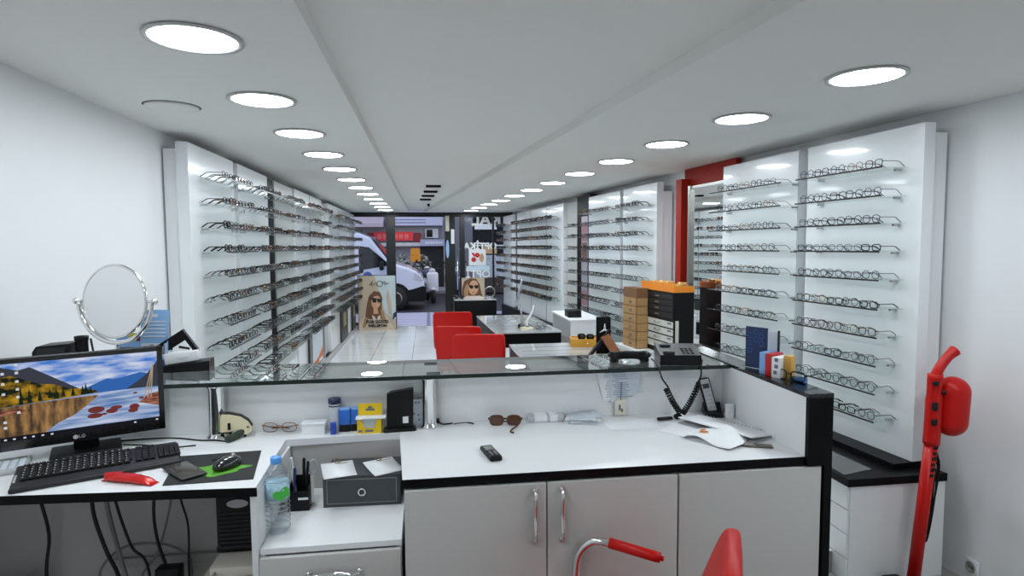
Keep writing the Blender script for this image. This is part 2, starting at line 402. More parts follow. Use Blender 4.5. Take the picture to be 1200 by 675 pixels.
def put_rest(i, loc, rz, sun=False):
    _, g, m = (SUN if sun else SINGLE)[i]; X = Matrix.Translation(loc) @ Matrix.Rotation(rz, 4, 'Z')
    sl = [rest_slot(a) for a in m]
    o = len(REST.v); REST.v += [tuple(X @ Vector(p)) for p in g.v]
    for f, mi in zip(g.f, g.m): REST.f.append([k+o for k in f]); REST.m.append(sl[mi]); REST.s.append(True)

# ------------------------------------------------------------------ display panels
ZR = [2.066, 1.914, 1.767, 1.614, 1.459, 1.300, 1.146, .990, .835, .681]
ZL = [2.112, 1.946, 1.786, 1.630, 1.470, 1.310, 1.150, .990, .830, .670]
TR = math.atan2(.995, -.0995)
class Side:
    def __init__(s, o, rz, sg): s.o = Vector((*o, 0)); s.rz = rz; s.sg = sg; s.X = Matrix.Translation(s.o) @ Matrix.Rotation(rz, 4, 'Z')
    def w(s, a, out, z): return s.X @ Vector((s.sg*a, out, z))
RS = Side((2.58, 2.88), TR, 1); LS = Side((-1.46, 4.03), -PI/2, -1)
DEP = .17
SEDGE = M('shelf_front_edge', (.012, .011, .012), .3); PEG = M('shelf_peg_steel', (.5, .5, .5), .2, 1.)
def panel(S, s0, s1, zb, zt, zs, h0, h1, label, thick=.07, back=.18, backtop=None, seam=None, mat=None):
    """board s0..s1 along the wall, with glass shelves h0..h1 at heights zs"""
    t = T('display_shelving', label, 'display shelving', S.w(s0, 0, 0), S.rz, 'white wall panels with glass shelves')
    sg = S.sg
    def bx(a, b, y0, y1, z0, z1, g=None):
        g = g or G(); g.b2((sg*(a-s0), y0, z0), (sg*(b-s0), y1, z1)); return g
    obj('board', bx(s0, s1, -thick, 0, zb, zt), mat or GLOSSW, t)
    if back: obj('backing_box', bx(s0+.02, s1, -back, -thick-.001, max(zb, .02), backtop or zt-.06), WHITE, t)
    if seam:
        for a in seam: obj('joint_strip', bx(a-.006, a+.006, 0, .002, zb, zt), GREYK, t)
    for z in zs:
        sh = obj('glass_shelf', bx(h0, h1, .002, DEP, z-.006, z), SHELFG, t)
        obj('edge_strip', bx(h0, h1, DEP, DEP+.003, z-.0085, z+.0005), SEDGE, sh)
        for a in (h0+.05, h1-.05): obj('bracket', G().box((sg*(a-s0), .02, z-.012), (.016, .04, .010)), PEG, sh)
    return t
def fill(S, zs, h0, h1, step, where, group, mode, styles, sun=0., skip=.0, jit=.012, rows=None, turn=0.):
    n = int((h1-h0-.02)/step); off = (h1-h0-n*step)/2
    for r, z in enumerate(zs):
        if rows is not None and r not in rows: continue
        for k in range(n):
            if random.random() < skip: continue
            a = h0+off+step*(k+.5)+random.uniform(-jit, jit)*.4
            loc = S.w(a, DEP-.018+random.uniform(-.006, .004), z); rz = S.rz+turn+random.uniform(-.07, .07)
            if random.random() < sun:
                i = random.randrange(len(SUN))
                if mode == 'rest': put_rest(i, loc, rz, True)
                else: put_one(i, loc, rz, f'{SUN[i][0]}, {ORD[k]} from counter, {ORD[r]} shelf down, {where}', group, True)
                continue
            i = random.choice(styles)
            if mode == 'rest': put_rest(i, loc, rz)
            elif mode == 'full': put_full(i, loc, rz, f'{STY[i][0]} eyeglasses, {ORD[k]} from counter, {ORD[r]} shelf down, {where}', group)
            else: put_one(i, loc, rz, f'{STY[i][0]} eyeglasses, {ORD[k]} from counter, {ORD[r]} shelf down, {where}', group)
THIN = [0, 0, 2, 3, 5, 5, 9, 7, 1]; MIX = [1, 1, 5, 8, 1, 4, 10, 10, 7]; THICK = [10, 10, 4, 1, 10, 8, 11]
# right-hand wall
panel(RS, .0, .86, .475, 2.285, ZR, .09, .76, 'white gloss wall panel with ten glass shelves beside the red vacuum cleaner', back=.17, backtop=2.24)
panel(RS, .95, 1.83, .475, 2.285, ZR, .90, 1.76, 'white gloss wall panel with ten glass shelves between red surround and vacuum panel', backtop=2.24)
fill(RS, ZR, .09, .76, .128, 'board beside the vacuum', 'eyeglasses on the panel beside the vacuum', 'full', THIN)
fill(RS, ZR, .90, 1.76, .140, 'board before red surround', 'eyeglasses on the panel before the red surround', 'full', THIN)
panel(RS, 2.985, 3.80, .44, 2.285, ZR, 3.04, 3.74, 'white wall panel with glass shelves just beyond the red surround', backtop=2.2)
panel(RS, 3.885, 4.89, .44, 2.285, ZR, 3.84, 4.84, 'white wall panel with glass shelves between black board and red surround', backtop=2.2)
fill(RS, ZR, 3.04, 3.74, .139, 'board beyond red surround', 'eyeglasses beyond the red surround', 'one', THIN+MIX)
fill(RS, ZR, 3.84, 4.84, .139, 'beside the black board', 'eyeglasses beside the black board', 'one', THIN+MIX, rows=range(0, 7))
fill(RS, ZR, 3.84, 4.84, .139, '', '', 'rest', THIN+MIX, rows=range(7, 10))
panel(RS, 5.94, 8.72, .44, 2.285, ZR[:9], 6.05, 8.6, 'long white wall panel of sunglasses with dark joint strips past the black board', back=.10, seam=(6.8, 7.73))
panel(RS, 9.12, 9.92, .44, 2.285, ZR[:9], 9.18, 9.88, 'white sunglasses panel next to the shop window', back=.05)
fill(RS, ZR[:9], 6.05, 8.6, .15, '', '', 'rest', THICK, sun=.85, turn=.45)
fill(RS, ZR[:9], 9.18, 9.88, .15, '', '', 'rest', THICK, sun=.85, turn=.45)
def wallboard(name, S, s0, s1, y0, y1, z0, z1, mat, label, cat):
    g = G(); g.b2((S.sg*(s0-s0), y0, z0), (S.sg*(s1-s0), y1, z1)); return one(name, g, mat, label, cat, S.w(s0, 0, 0), S.rz)
# red surround with the tall mirror
t = T('wall_surround', 'red painted wall surround framing the tall mirror', 'wall surround', RS.w(1.84, 0, 0), RS.rz)
obj('board', G().b2((0, -.165, 0), (.82, -.12, ZC-.004)), REDW, t)
obj('upright', G().b2((.72, -.12, 0), (.82, -.03, ZC-.10)), REDW, t)
t = T('wall_mirror', 'tall wall mirror reflecting shelves of glasses, framed in red', 'mirror', RS.w(1.86, 0, 0), RS.rz)
obj('glass', G().b2((.0, -.10, .5), (.60, -.085, 2.17)), MIRROR, t)
g = G(); g.b2((.60, -.115, .48), (.635, -.06, 2.20)); g.b2((-.0, -.115, 2.17), (.60, -.075, 2.195)); obj('frame', g, STEEL, t)
# black board with the narrow portrait poster
t = T('wall_board', 'tall black wall board hung with a narrow pink portrait strip', 'wall board', RS.w(4.9, 0, 0), RS.rz)
obj('board', G().b2((0, -.14, .02), (.52, -.03, 2.33)), BLACK, t)
g = G(); g.b2((.10, -.03, .75), (.33, -.024, 2.05), 0)
for k, (z0, z1, mi) in enumerate(((1.72, 1.95, 1), (1.45, 1.70, 2), (1.1, 1.38, 0), (.85, 1.05, 1))): g.b2((.12, -.024, z0), (.31, -.022, z1), mi)
obj('portrait_strip', g, [M('pale_lilac_print', (.45, .40, .46), .5, noise=.2, nscale=9), M('pink_print', (.45, .20, .22), .5, noise=.25, nscale=12), M('brown_print', (.22, .09, .08), .5, noise=.3, nscale=14)], t)
wallboard('wall_casing', RS, 5.43, 5.93, -.16, -.05, .02, 2.28, M('grey_casing', (.45, .45, .44), .45), 'plain grey boxed casing between black board and sunglasses panels', 'wall casing')
fill(RS, ZR[1:], 4.92, 5.38, .15, '', '', 'rest', THICK)
t = T('shelf_rack', 'glass shelves of glasses standing in front of the black board', 'shelf', RS.w(4.9, 0, 0), RS.rz)
for z in ZR[1:]:
    sh = obj('glass_shelf', G().b2((.0, -.022, z-.006), (.50, DEP, z)), SHELFG, t); obj('edge_strip', G().b2((0, DEP, z-.008), (.5, DEP+.003, z)), SEDGE, sh)
# black plinth along the right wall and the low ledge in front of it
wallboard('wall_plinth', RS, -.0, 1.86, -.17, .12, .443, .473, BLACK, 'black gloss plinth under the shelf panels beside the vacuum', 'plinth')
wallboard('wall_plinth', RS, 2.95, 9.92, -.13, .05, .02, .437, BLACK, 'long black plinth under the shelf panels towards the street', 'plinth')
wallboard('low_ledge', RS, 5.6, 9.9, .06, .30, .0, .10, GLOSSW, 'low white ledge along the foot of the sunglasses panels', 'ledge')
# left-hand wall
panel(LS, .0, .89, .45, 2.31, ZL, .14, .86, 'white gloss wall panel with ten glass shelves behind the desk, end edge showing', back=.15, backtop=2.27)
panel(LS, 1.0, 1.88, .45, 2.31, ZL, .96, 1.84, 'white gloss wall panel with glass shelves before the black strip', backtop=2.27)
fill(LS, ZL, .14, .86, .138, 'board behind the desk', 'eyeglasses on the panel behind the desk', 'full', MIX+THICK, rows=range(10))
fill(LS, ZL, .96, 1.84, .145, 'before the black strip', 'eyeglasses before the black strip', 'one', MIX+THICK)
wallboard('wall_strip', LS, 1.90, 2.12, -.15, -.01, .45, 2.30, BLACK, 'vertical black board between the first panels past the desk', 'wall board')
panel(LS, 2.14, 2.94, .45, 2.30, ZL, 1.92, 2.92, 'grey wall panel with glass shelves beyond the black strip', mat=M('grey_board', (.52, .52, .52), .4), back=.15)
fill(LS, ZL, 1.92, 2.92, .145, '', '', 'rest', MIX+THICK, sun=.1)
for s0, s1, lb in ((3.03, 4.78, 'white wall panel with low orange poster, past the grey panel'), (5.34, 7.58, 'white wall panel with low dark poster, towards the street'), (7.62, 8.55, 'white wall panel of glasses next to the lady poster')):
    mid = (s0+s1)/2
    panel(LS, s0, s1, .08, 2.31, ZL, s0+.05, s1-.05, lb, seam=(mid,) if s1-s0 > 1.2 else None, back=.12)
    fill(LS, ZL, s0+.05, s1-.05, .15, '', '', 'rest', MIX+THICK, sun=.3, turn=-.3)
wallboard('wall_casing', LS, 4.80, 5.32, -.15, -.05, .08, 2.29, M('grey_casing', (.45, .45, .44), .45), 'plain recessed grey casing between two panels on the poster wall', 'wall casing')
wallboard('lower_wall_board', LS, 2.1, 3.02, -.15, -.01, .08, .44, GLOSSW, 'low white board under the grey shelf panel', 'wall board')
rm = REST.mesh('eyeglasses', RESTM, False)
o = obj('eyeglasses', rm, None); o['kind'] = 'stuff'; tag(o, 'distant rows of glasses and sunglasses on the shelves towards the street', 'eyeglasses')
# framed posters low on the left wall
def wall_poster(s0, s1, z0, z1, kind, label):
    t = T('wall_poster', label, 'poster', LS.w(s0, 0, 0), LS.rz); w = s1-s0
    obj('frame', G().b2((0, 0, z0), (-w, .025, z1)), FR['black'], t)
    def patch(a, b, c, d, mi, y, g): g.b2((-a*w, y, z0+c*(z1-z0)), (-b*w, y+.001, z0+d*(z1-z0)), mi)
    g = G()
    if kind == 'orange':
        patch(.16, .84, .05, .97, 0, .0255, g)
        H = z1-z0
        g.prism([(-.16*w, z0+.05*H), (-.84*w, z0+.05*H), (-.84*w, z0+.42*H), (-.5*w, z0+.2*H), (-.16*w, z0+.16*H)], .0270, .0280, 'y', 1)
        patch(.55, .8, .06, .13, 2, .029, g)
        mats = [M('pale_grey_print', (.62, .66, .72), .5, noise=.1, nscale=6), M('orange_print', (.60, .15, .03), .5, noise=.15, nscale=10), PAPER]
    else:
        patch(.08, .92, .03, .97, 0, .0255, g); patch(.3, .7, .45, .85, 1, .0275, g); patch(.1, .9, .05, .35, 2, .0275, g)
        mats = [M('dark_green_print', (.02, .022, .018), .5, noise=.4, nscale=8), M('olive_print', (.30, .26, .14), .5, noise=.4, nscale=20), M('slate_print', (.06, .06, .06), .5, noise=.3, nscale=9)]
    obj('print', g, mats, t)
wall_poster(3.55, 4.62, .13, .60, 'orange', 'orange and pale grey poster low on the wall under the shelves')
wall_poster(6.28, 7.10, .05, .62, 'dark', 'dark green framed poster low on the wall beside the lady poster')
wall_poster(7.75, 8.3, .05, .62, 'dark', 'narrow dark framed poster in the corner by the shop window')
# ------------------------------------------------------------------ the counter
W = .93; GT = 1.146; FL = -.12  # counter, desk and ledge coordinates below: scaled about the camera, then baked in
# worktop, one continuous board with a cut-out
t = T('worktop', 'white worktop with black front edge running along the counter and desk', 'worktop', (0, 0, 0))
WP = [(-1.615, 1.945), (-.525, 1.872), (-.54, 2.335), (-.118, 2.355), (-.088, 1.865), (1.262, 1.865), (1.262, 2.453), (-1.615, 2.453)]
obj('top', G().prism(WP, W-.026, W, 'z'), WHITE, t)
obj('front_edge', G().prism([(-1.615, 1.942), (-.521, 1.869), (-.521, 1.872), (-1.615, 1.945)], W-.027, W, 'z'), BLACK, t)
obj('front_edge', G().b2((-.091, 1.861, W-.027), (1.262, 1.865, W)), BLACK, t)
# screen panel behind the worktop, carrying the glass ledge
g = G(); g.b2((-1.615, 2.455, FL), (1.262, 2.478, GT-.017)); one('counter_screen', g, WHITE, 'white upright screen panel behind the worktop under the glass ledge', 'counter panel')
t = T('glass_ledge', 'long clear glass ledge with dark edge on top of the counter', 'glass shelf', (0, 0, 0))
obj('sheet', G().b2((-1.57, 2.384, GT-.015), (1.262, 2.715, GT)), LEDGEG, t)
obj('front_edge', G().b2((-1.57, 2.381, GT-.0155), (1.262, 2.384, GT)), EDGEG, t)
obj('back_edge', G().b2((-1.57, 2.715, GT-.0155), (1.262, 2.718, GT)), EDGEG, t)
def post(x, y, lb):
    g = G(); g.lathe([(.038, 0), (.038, .006), (.031, .012), (.029, .02), (.029, GT-.015-W-.012), (.034, GT-.015-W-.004), (.034, GT-.0155-W)], 28)
    one('support_post', g, CHROME, lb, 'post', (x, y, W), 0, 'chrome posts under the glass ledge')
post(-.004, 2.418, 'chrome post under the ledge beside the black router'); post(-.806, 2.405, 'chrome post under the ledge behind the desk mouse pad')
# right-hand return of the counter
t = T('counter_end', 'white counter return with black end and granite top', 'counter', (0, 0, 0))
obj('inner_panel', G().b2((1.263, 1.866, W-.0255), (1.29, 2.80, GT-.01)), WHITE, t)
obj('end_panel', G().b2((1.2625, 1.848, W-.028), (1.3245, 1.8655, GT-.010)), BLACK, t)
obj('outer_panel', G().b2((1.325, 1.848, FL), (1.352, 2.80, GT-.011)), BLACK, t)
obj('granite_top', G().b2((1.260, 1.847, GT-.010), (1.352, 2.86, GT+.004)), GRANITE, t)
# base cabinets
def handle(name, parent, p, L, vert=True):
    g = G(); h = L/2
    P = smooth([(0, 0, -h), (0, -.020, -h+.006), (0, -.024, -h+.03), (0, -.014, -.01), (0, -.014, .012), (0, -.024, h-.03), (0, -.020, h-.006), (0, 0, h)], 5)
    n = len(P); g.tube(P, [.0045+.003*math.sin(PI*i/(n-1)) for i in range(n)], 8)
    for z in (-h, h): g.rbox((0, -.004, z), (.016, .008, .018), .002)
    if not vert: g.v = [(z, y, x) for x, y, z in g.v]
    return obj(name, g, CHROME, parent, p)
t = T('base_cabinet', 'white double-door base cabinet under the middle of the counter', 'cabinet', (.36, 1.87, FL), 0)
HB = W-.026-FL-.001
g = G(); g.b2((-.440, .0, .0), (-.424, .50, HB)); g.b2((.43, 0, 0), (.446, .5, HB)); g.b2((-.424, .02, .05), (.43, .5, .07)); g.b2((-.424, .48, .07), (.43, .5, HB)); g.b2((-.424, .03, 0), (.43, .05, .05)); g.b2((-.424, .02, HB-.02), (.43, .48, HB))
obj('carcass', g, DOORW, t)
for a, b, hx in ((-.443, .0035, -.034), (.0075, .4435, .053)):
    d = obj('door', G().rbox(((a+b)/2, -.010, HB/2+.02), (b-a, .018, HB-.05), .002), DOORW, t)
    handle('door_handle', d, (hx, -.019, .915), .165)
t = T('base_cabinet', 'plain white base cabinet door without a handle at the counter end', 'cabinet', (1.065, 1.87, FL), 0)
g = G(); g.b2((-.255, 0, 0), (-.24, .5, HB)); g.b2((.24, 0, 0), (.256, .5, HB)); g.b2((-.24, .48, .07), (.24, .5, HB)); g.b2((-.24, .02, .05), (.24, .48, .07))
obj('carcass', g, DOORW, t)
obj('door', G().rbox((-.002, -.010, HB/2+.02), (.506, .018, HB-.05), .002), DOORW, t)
# low drawer unit in the cut-out
LZ = .73
t = T('drawer_unit', 'low white drawer unit with open niche under the worktop cut-out', 'drawer unit', (-.31, 1.89, FL), 0)
HL = LZ-FL
g = G(); g.b2((-.213, 0, 0), (-.198, .46, HL-.018)); g.b2((.200, 0, 0), (.214, .46, HL-.018)); g.b2((-.198, .445, 0), (.2, .46, HL-.018)); g.b2((-.213, -.004, HL-.018), (.214, .46, HL)); obj('carcass', g, WHITE, t)
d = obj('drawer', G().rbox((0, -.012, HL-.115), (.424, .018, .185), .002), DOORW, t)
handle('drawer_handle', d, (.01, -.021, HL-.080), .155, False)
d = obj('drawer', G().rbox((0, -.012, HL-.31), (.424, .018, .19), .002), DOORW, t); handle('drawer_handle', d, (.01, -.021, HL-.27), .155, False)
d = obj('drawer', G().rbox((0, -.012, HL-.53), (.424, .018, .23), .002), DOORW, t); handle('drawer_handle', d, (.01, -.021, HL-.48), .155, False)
obj('niche_back', G().b2((-.213, .462, HL), (.214, .474, W-.027-FL)), M('niche_grey', (.50, .48, .47), .5), t)
g = G(); g.b2((-.543, 1.876, FL), (-.525, 2.45, W-.027)); one('desk_side_panel', g, WHITE, 'white side panel between desk knee space and drawer niche', 'panel')
g = G(); g.b2((-1.615, 2.43, FL), (-.545, 2.448, W-.027)); one('modesty_panel', g, M('grey_panel', (.50, .49, .48), .5, noise=.03), 'grey back panel of the desk knee space', 'panel')

# ------------------------------------------------------------------ on the desk
# monitor
mo = T('computer_monitor', 'black flat computer monitor showing a mountain lake wallpaper', 'monitor', (-1.202, 2.280, W), R(26))
MW, MH = .488, .308; MZ = 1.136-W
mb = G(); mb.rbox((0, .0165, MZ), (MW, .030, MH), .006); mb.rbox((0, .035, MZ), (MW*.7, .03, MH*.6), .012); obj('housing', mb, BLACKP, mo)
g = G()
for a, b in (((-MW/2, -.006, MZ+MH/2-.016), (MW/2, .0, MZ+MH/2)), ((-MW/2, -.006, MZ-MH/2), (MW/2, .0, MZ-MH/2+.032)), ((-MW/2, -.006, MZ-MH/2), (-MW/2+.015, 0, MZ+MH/2)), ((MW/2-.018, -.006, MZ-MH/2), (MW/2, 0, MZ+MH/2))): g.b2(a, b)
bz = obj('bezel', g, M('bezel_black', (.006, .006, .006), .15, coat=.5), mo)
LOGO = M('logo_grey', (.45, .45, .46), .4)
obj('maker_badge', G().disc((-.028, -.0065, MZ-MH/2+.016), .0075), LOGO, bz)
text('badge_letters', 'LG', .016, LOGO, bz, (-.010, -.0065, MZ-MH/2+.016), depth=.0004)
# the picture on the screen: sky, ridges, wood, lake and stones
x0, x1, z0, z1 = -MW/2+.014, MW/2-.017, MZ-MH/2+.031, MZ+MH/2-.015
sx = lambda u: x0+(x1-x0)*u; sz = lambda v: z0+(z1-z0)*v
E_ = .36
scr = [EMN('screen_sky', (.06, .20, .62), (.62, .68, .82), E_, 9, (1.0, 1, 4.2), .35, .38, .60), EM('screen_ridge_far', (.035, .13, .42), E_), EM('screen_ridge_dark', (.045, .05, .07), E_),
       EMN('screen_wood', (.012, .018, .010), (.46, .26, .02), E_, 26, (1, 1, 1.3), 0, .42, .66), EMN('screen_lake', (.10, .20, .44), (.55, .62, .78), E_, 9, (.8, 1, 9), 0, .35, .68),
       EMN('screen_reflection', (.07, .045, .03), (.40, .22, .08), E_, 24, (2.2, 1, .6), 0, .38, .68), EM('screen_stone', (.16, .035, .035), E_), EM('screen_taskbar', (.004, .004, .006), 1.),
       EM('screen_icon', (.75, .80, .85), .30), EMN('screen_red_shore', (.12, .03, .02), (.42, .18, .12), E_, 30, (1, 1, 4), 0, .4, .65), EM('screen_ray', (.42, .33, .22), E_), EM('screen_dark_tree', (.012, .02, .008), E_)]
g = G(); ly = [0]
def lay(P, mi): ly[0] += 1; y = -.0006-.00012*ly[0]; g.poly([(sx(u), y, sz(v)) for u, v in P], mi)
lay([(0, .45), (1, .45), (1, 1), (0, 1)], 0)
lay([(0, .06), (1, .06), (1, .52), (0, .52)], 4)
lay([(.42, .50), (.50, .56), (.56, .61), (.62, .655), (.66, .68), (.70, .665), (.75, .665), (.82, .70), (.88, .72), (.92, .70), (1, .68), (1, .50)], 1)
lay([(.78, .505), (.86, .60), (.93, .70), (1, .86), (1, .50)], 2)
lay([(0, .97), (.12, .90), (.19, .93), (.30, .80), (.40, .68), (.50, .56), (.56, .525), (0, .50)], 2)
lay([(0, .82), (.08, .84), (.15, .78), (.24, .70), (.32, .68), (.42, .60), (.50, .58), (.58, .54), (.60, .505), (.40, .48), (0, .44)], 3)
for u, v, h in ((.30, .50, .14), (.34, .49, .13), (.38, .50, .12), (.44, .50, .12), (.50, .50, .13), (.52, .50, .16), (.55, .50, .10), (.24, .48, .14), (.18, .47, .20), (.13, .46, .26)):
    lay([(u-.014, v), (u+.014, v), (u, v+h)], 11)
lay([(0, .06), (.26, .06), (.34, .16), (.44, .24), (.52, .34), (.60, .47), (.40, .47), (0, .44)], 5)
lay([(.86, .30), (1, .22), (1, .42), (.93, .40)], 9)
lay([(0, .38), (.07, .41), (.14, .40), (.16, .37), (.05, .345), (0, .33)], 9)
for u, v, a, b in ((.58, .27, .055, .045), (.57, .19, .05, .035), (.68, .23, .04, .035), (.71, .27, .04, .025), (.83, .25, .035, .04), (.82, .20, .035, .03), (.63, .20, .02, .015), (.88, .36, .02, .015), (.84, .44, .015, .012)):
    lay([(u+a*math.cos(k*PI/6), v+b*math.sin(k*PI/6)) for k in range(12)], 6)
for du in (.0, .03, .055): lay([(.965+.01*du, .83), (.972+.01*du, .83), (.90+du*.9, .35), (.893+du*.9, .35)], 10)
lay([(0, 0), (1, 0), (1, .06), (0, .06)], 7)
for u in (.03, .08, .14, .19, .245, .30, .83, .98): lay([(u-.008, .018), (u+.008, .018), (u+.008, .038), (u-.008, .038)], 8)
for c, (u, vs) in enumerate(((.035, (.87, .74, .61, .25, .18)), (.115, (.97, .87, .76, .66, .56, .36)))):
    for v in vs: lay([(u-.010, v-.012), (u+.010, v-.012), (u+.009, v+.02), (u-.009, v+.02)], 8)
obj('screen', g, scr, mo, recalc=False)
sg = G(); sg.rbox((0, .045, -.0), (.075, .022, .16), .004, X=Matrix.Translation((0, 0, .085))); sg.rbox((0, .04, .007), (.21, .15, .012), .005); obj('stand', sg, BLACKP, mo)
# keyboard
kb = T('keyboard', 'long black computer keyboard in front of the monitor', 'keyboard', (-1.075, 2.118, W), R(25.2))
X = Matrix.Rotation(R(4), 4, 'X')
g = G(); g.rbox((0, 0, .012), (.452, .185, .018), .006, X=X); g.rbox((0, -.098, .008), (.452, .022, .014), .005); obj('body', g, GREYK, kb)
kg = G()
for r in range(6):
    z = .0255; y = .066-.0205*r-(.006 if r else 0)
    for c in range(15):
        if r == 5 and 3 < c < 9: continue
        kg.rbox((-.196+.0192*c+(.0, .004, .006, .009, .013, .0)[r]*.4, y, z), (.0168, .0172, .007), .0015, X=X, seg=1)
    if r == 5: kg.rbox((-.196+.0192*6, y, z), (.093, .0172, .007), .0015, X=X, seg=1)
    for c in range(3): kg.rbox((.106+.0192*c, y, z), (.0168, .0172, .007), .0015, X=X, seg=1)
    if r:
        for c in range(4): kg.rbox((.170+.0165*c, y, z), (.0150, .0172, .007), .0015, X=X, seg=1)
ko = obj('keys', kg, KEYM, kb); ko['kind'] = 'stuff'
lg = G()
for r in range(6):
    for c in range(15): lg.box((-.198+.0192*c, .069-.0205*r-(.006 if r else 0), .0293), (.004, .004, .0004), X=X)
obj('key_legends', lg, M('legend_white', (.6, .6, .6), .5), ko)
lg = G()
for k in range(7): lg.box((-.218, -.05+.009*k, .0215), (.006, .005, .0006), X=X)
obj('edge_badge', lg, M('legend_white', (.6, .6, .6), .5), kb)
t = T('calculator', 'pale grey desk calculator between monitor foot and wall', 'calculator', (-1.375, 2.165, W), R(25))
obj('body', G().rbox((0, 0, .008), (.10, .15, .016), .004), M('pale_grey_plastic', (.45, .46, .47), .4), t)
g = G()
for i in range(5):
    for k in range(4): g.rbox((-.033+.022*k, -.055+.020*i, .0175), (.015, .013, .005), .001)
o = obj('keys', g, PAPERB, t); o['kind'] = 'stuff'; obj('display', G().rbox((0, .055, .0165), (.08, .022, .002), .0008), M('lcd_grey', (.22, .23, .21), .2), t)
# mouse pad with green swirl, mouse, phone
t = T('mouse_pad', 'black mouse pad with bright green swirl print on the desk', 'mouse pad', (-.705, 2.07, W), 0)
obj('pad', G().prism([(-.105, -.142), (.155, -.128), (.108, .145), (-.161, .125)], 0, .003), M('pad_black', (.012, .013, .013), .8, noise=.2, nscale=200), t)
gp = G(); rnd = random.Random(3)
P = [(.02+.085*math.cos(a)*(1+.25*math.sin(5*a)), -.025+.055*math.sin(a)*(1+.3*math.cos(4*a)), .0034) for a in [2*PI*k/40 for k in range(40)]]
gp.poly(P); obj('print', gp, M('pad_green', (.10, .36, .02), .7, noise=.6, nscale=45), t)
ms = T('computer_mouse', 'glossy black computer mouse on the green print', 'mouse', (-.662, 2.055, W+.0035), R(-28))
g = G(); g.sph((0, 0, .012), (.031, .054, .024), 0, 20, 12); g.v = [(x, y, max(z, 0)) for x, y, z in g.v]
obj('shell', g, M('mouse_black', (.008, .008, .009), .18, coat=.6), ms)
g = G(); X2 = Matrix.Translation((0, .026, .031)) @ Matrix.Rotation(PI/2, 4, 'Y'); g.lathe([(.0, -.004), (.008, -.004), (.008, .004), (0, .004)], 14, X=X2); obj('wheel', g, STEEL, ms)
obj('cable', G().tube(smooth([(0, .05, .008), (-.02, .075, .004), (-.07, .07, .003), (-.09, .03, .003), (-.105, .045, .003)], 6), .0018, 6), BLACKP, ms)
ph = T('smartphone', 'dark smartphone in a case lying half on the mouse pad', 'phone', (-.785, 2.031, W+.0045), R(-49))
obj('case', G().rbox((0, 0, .004), (.162, .078, .008), .004), M('phone_case', (.03, .03, .032), .5), ph)
obj('screen', G().rbox((0, 0, .0085), (.150, .068, .001), .0005), M('phone_screen', (.06, .055, .045), .12), ph)
# red snack packet
g = G(); n = 14; m = 5; V = []; rnd = random.Random(5)
for i in range(n+1):
    u = i/n; s = math.sin(PI*min(1, max(0, (u-.06)/.88)))**.35 if .06 < u < .94 else .0
    for k in range(10):
        a = 2*PI*k/10; V.append((-.095+.19*u, .021*math.cos(a)*(.75+.25*s)+rnd.uniform(-.0015, .0015), max(.0008, .013*s*math.sin(a)+.0135*max(s, .12)+rnd.uniform(-.0015, .0015)*s)))
g.add(V, [(i*10+k, i*10+(k+1) % 10, (i+1)*10+(k+1) % 10, (i+1)*10+k) for i in range(n) for k in range(10)]+[list(range(10))[::-1], list(range(n*10, n*10+10))], 0, True)
pk = T('snack_packet', 'crinkled red packet lying at the desk front edge', 'packet', (-.925, 1.978, W), R(-21))
obj('wrapper', g, M('red_foil', (.60, .012, .010), .22, .25, noise=.2, nscale=40, bump=.3), pk)
obj('torn_end', G().rbox((-.065, .030, .012), (.05, .022, .018), .004, X=Matrix.Rotation(R(16), 4, 'Z')), MATS['red_foil'], pk)
# price labelling gun
pg = T('label_gun', 'cream and green handheld price label gun standing by the post', 'label gun', (-.735, 2.395, W), R(10))
P = [(-.052, .028), (-.050, .085), (-.046, .096), (-.02, .094), (.02, .082), (.045, .062), (.058, .040), (.056, .024), (.040, .012), (.022, .014), (.006, .030), (-.012, .028)]
obj('body', G().prism(P, -.017, .017, 'y'), CREAM, pg)
obj('top_strip', G().prism([(-.050, .0935), (-.045, .100), (-.02, .0985), (.021, .086), (.047, .065), (.060, .042), (.057, .040), (.044, .061), (.02, .081), (-.02, .0935)], -.012, .012, 'y'), GREYK, pg)
obj('handle', G().tube(smooth([(.035, 0, .030), (.020, -.010, .022), (.0, -.035, .014), (-.025, -.062, .0125)], 5), [.015]*6+[.0135]*10, 10, flat=.9), M('dark_green_plastic', (.02, .035, .02), .45), pg)
obj('label_slot', G().b2((-.026, -.019, .036), (-.016, -.0165, .062)), BLACKP, pg); obj('base_plate', G().b2((-.062, -.014, .022), (-.012, .014, .0275)), BLACKP, pg)
obj('knob', G().cyl((.044, -.017, .040), .005, .003, 12, X=Matrix.Identity(4)), BLACKP, pg)
g = G(); g.tube([(-.02, 0, 0), (-.02, 0, .03)], .004, 6); g.tube([(.03, 0, 0.0), (.04, 0, .02)], .005, 6); obj('foot', g, BLACKP, pg)
# brown eyeglasses on the worktop
eg = T('eyeglasses', 'brown wire eyeglasses lying on the worktop beside the label gun', 'eyeglasses', (-.584, 2.435, W), R(174))
obj('front_frame', glasses_parts(.056, .036, 2.6, .0016, .002)['front'], M('frame_copper', (.30, .10, .05), .3, .6), eg)
q = glasses_parts(.056, .036, 2.6, .0016, .002)
for k in ('lens-1', 'lens1'): obj('lens', q[k], LENSG, eg)
for s_ in (-1, 1): obj('temple', G().tube([(s_*.069, -.004, .027), (s_*.04, -.010, .020), (-s_*.035, -.014, .012)], .0022, 6), MATS['frame_copper'], eg)
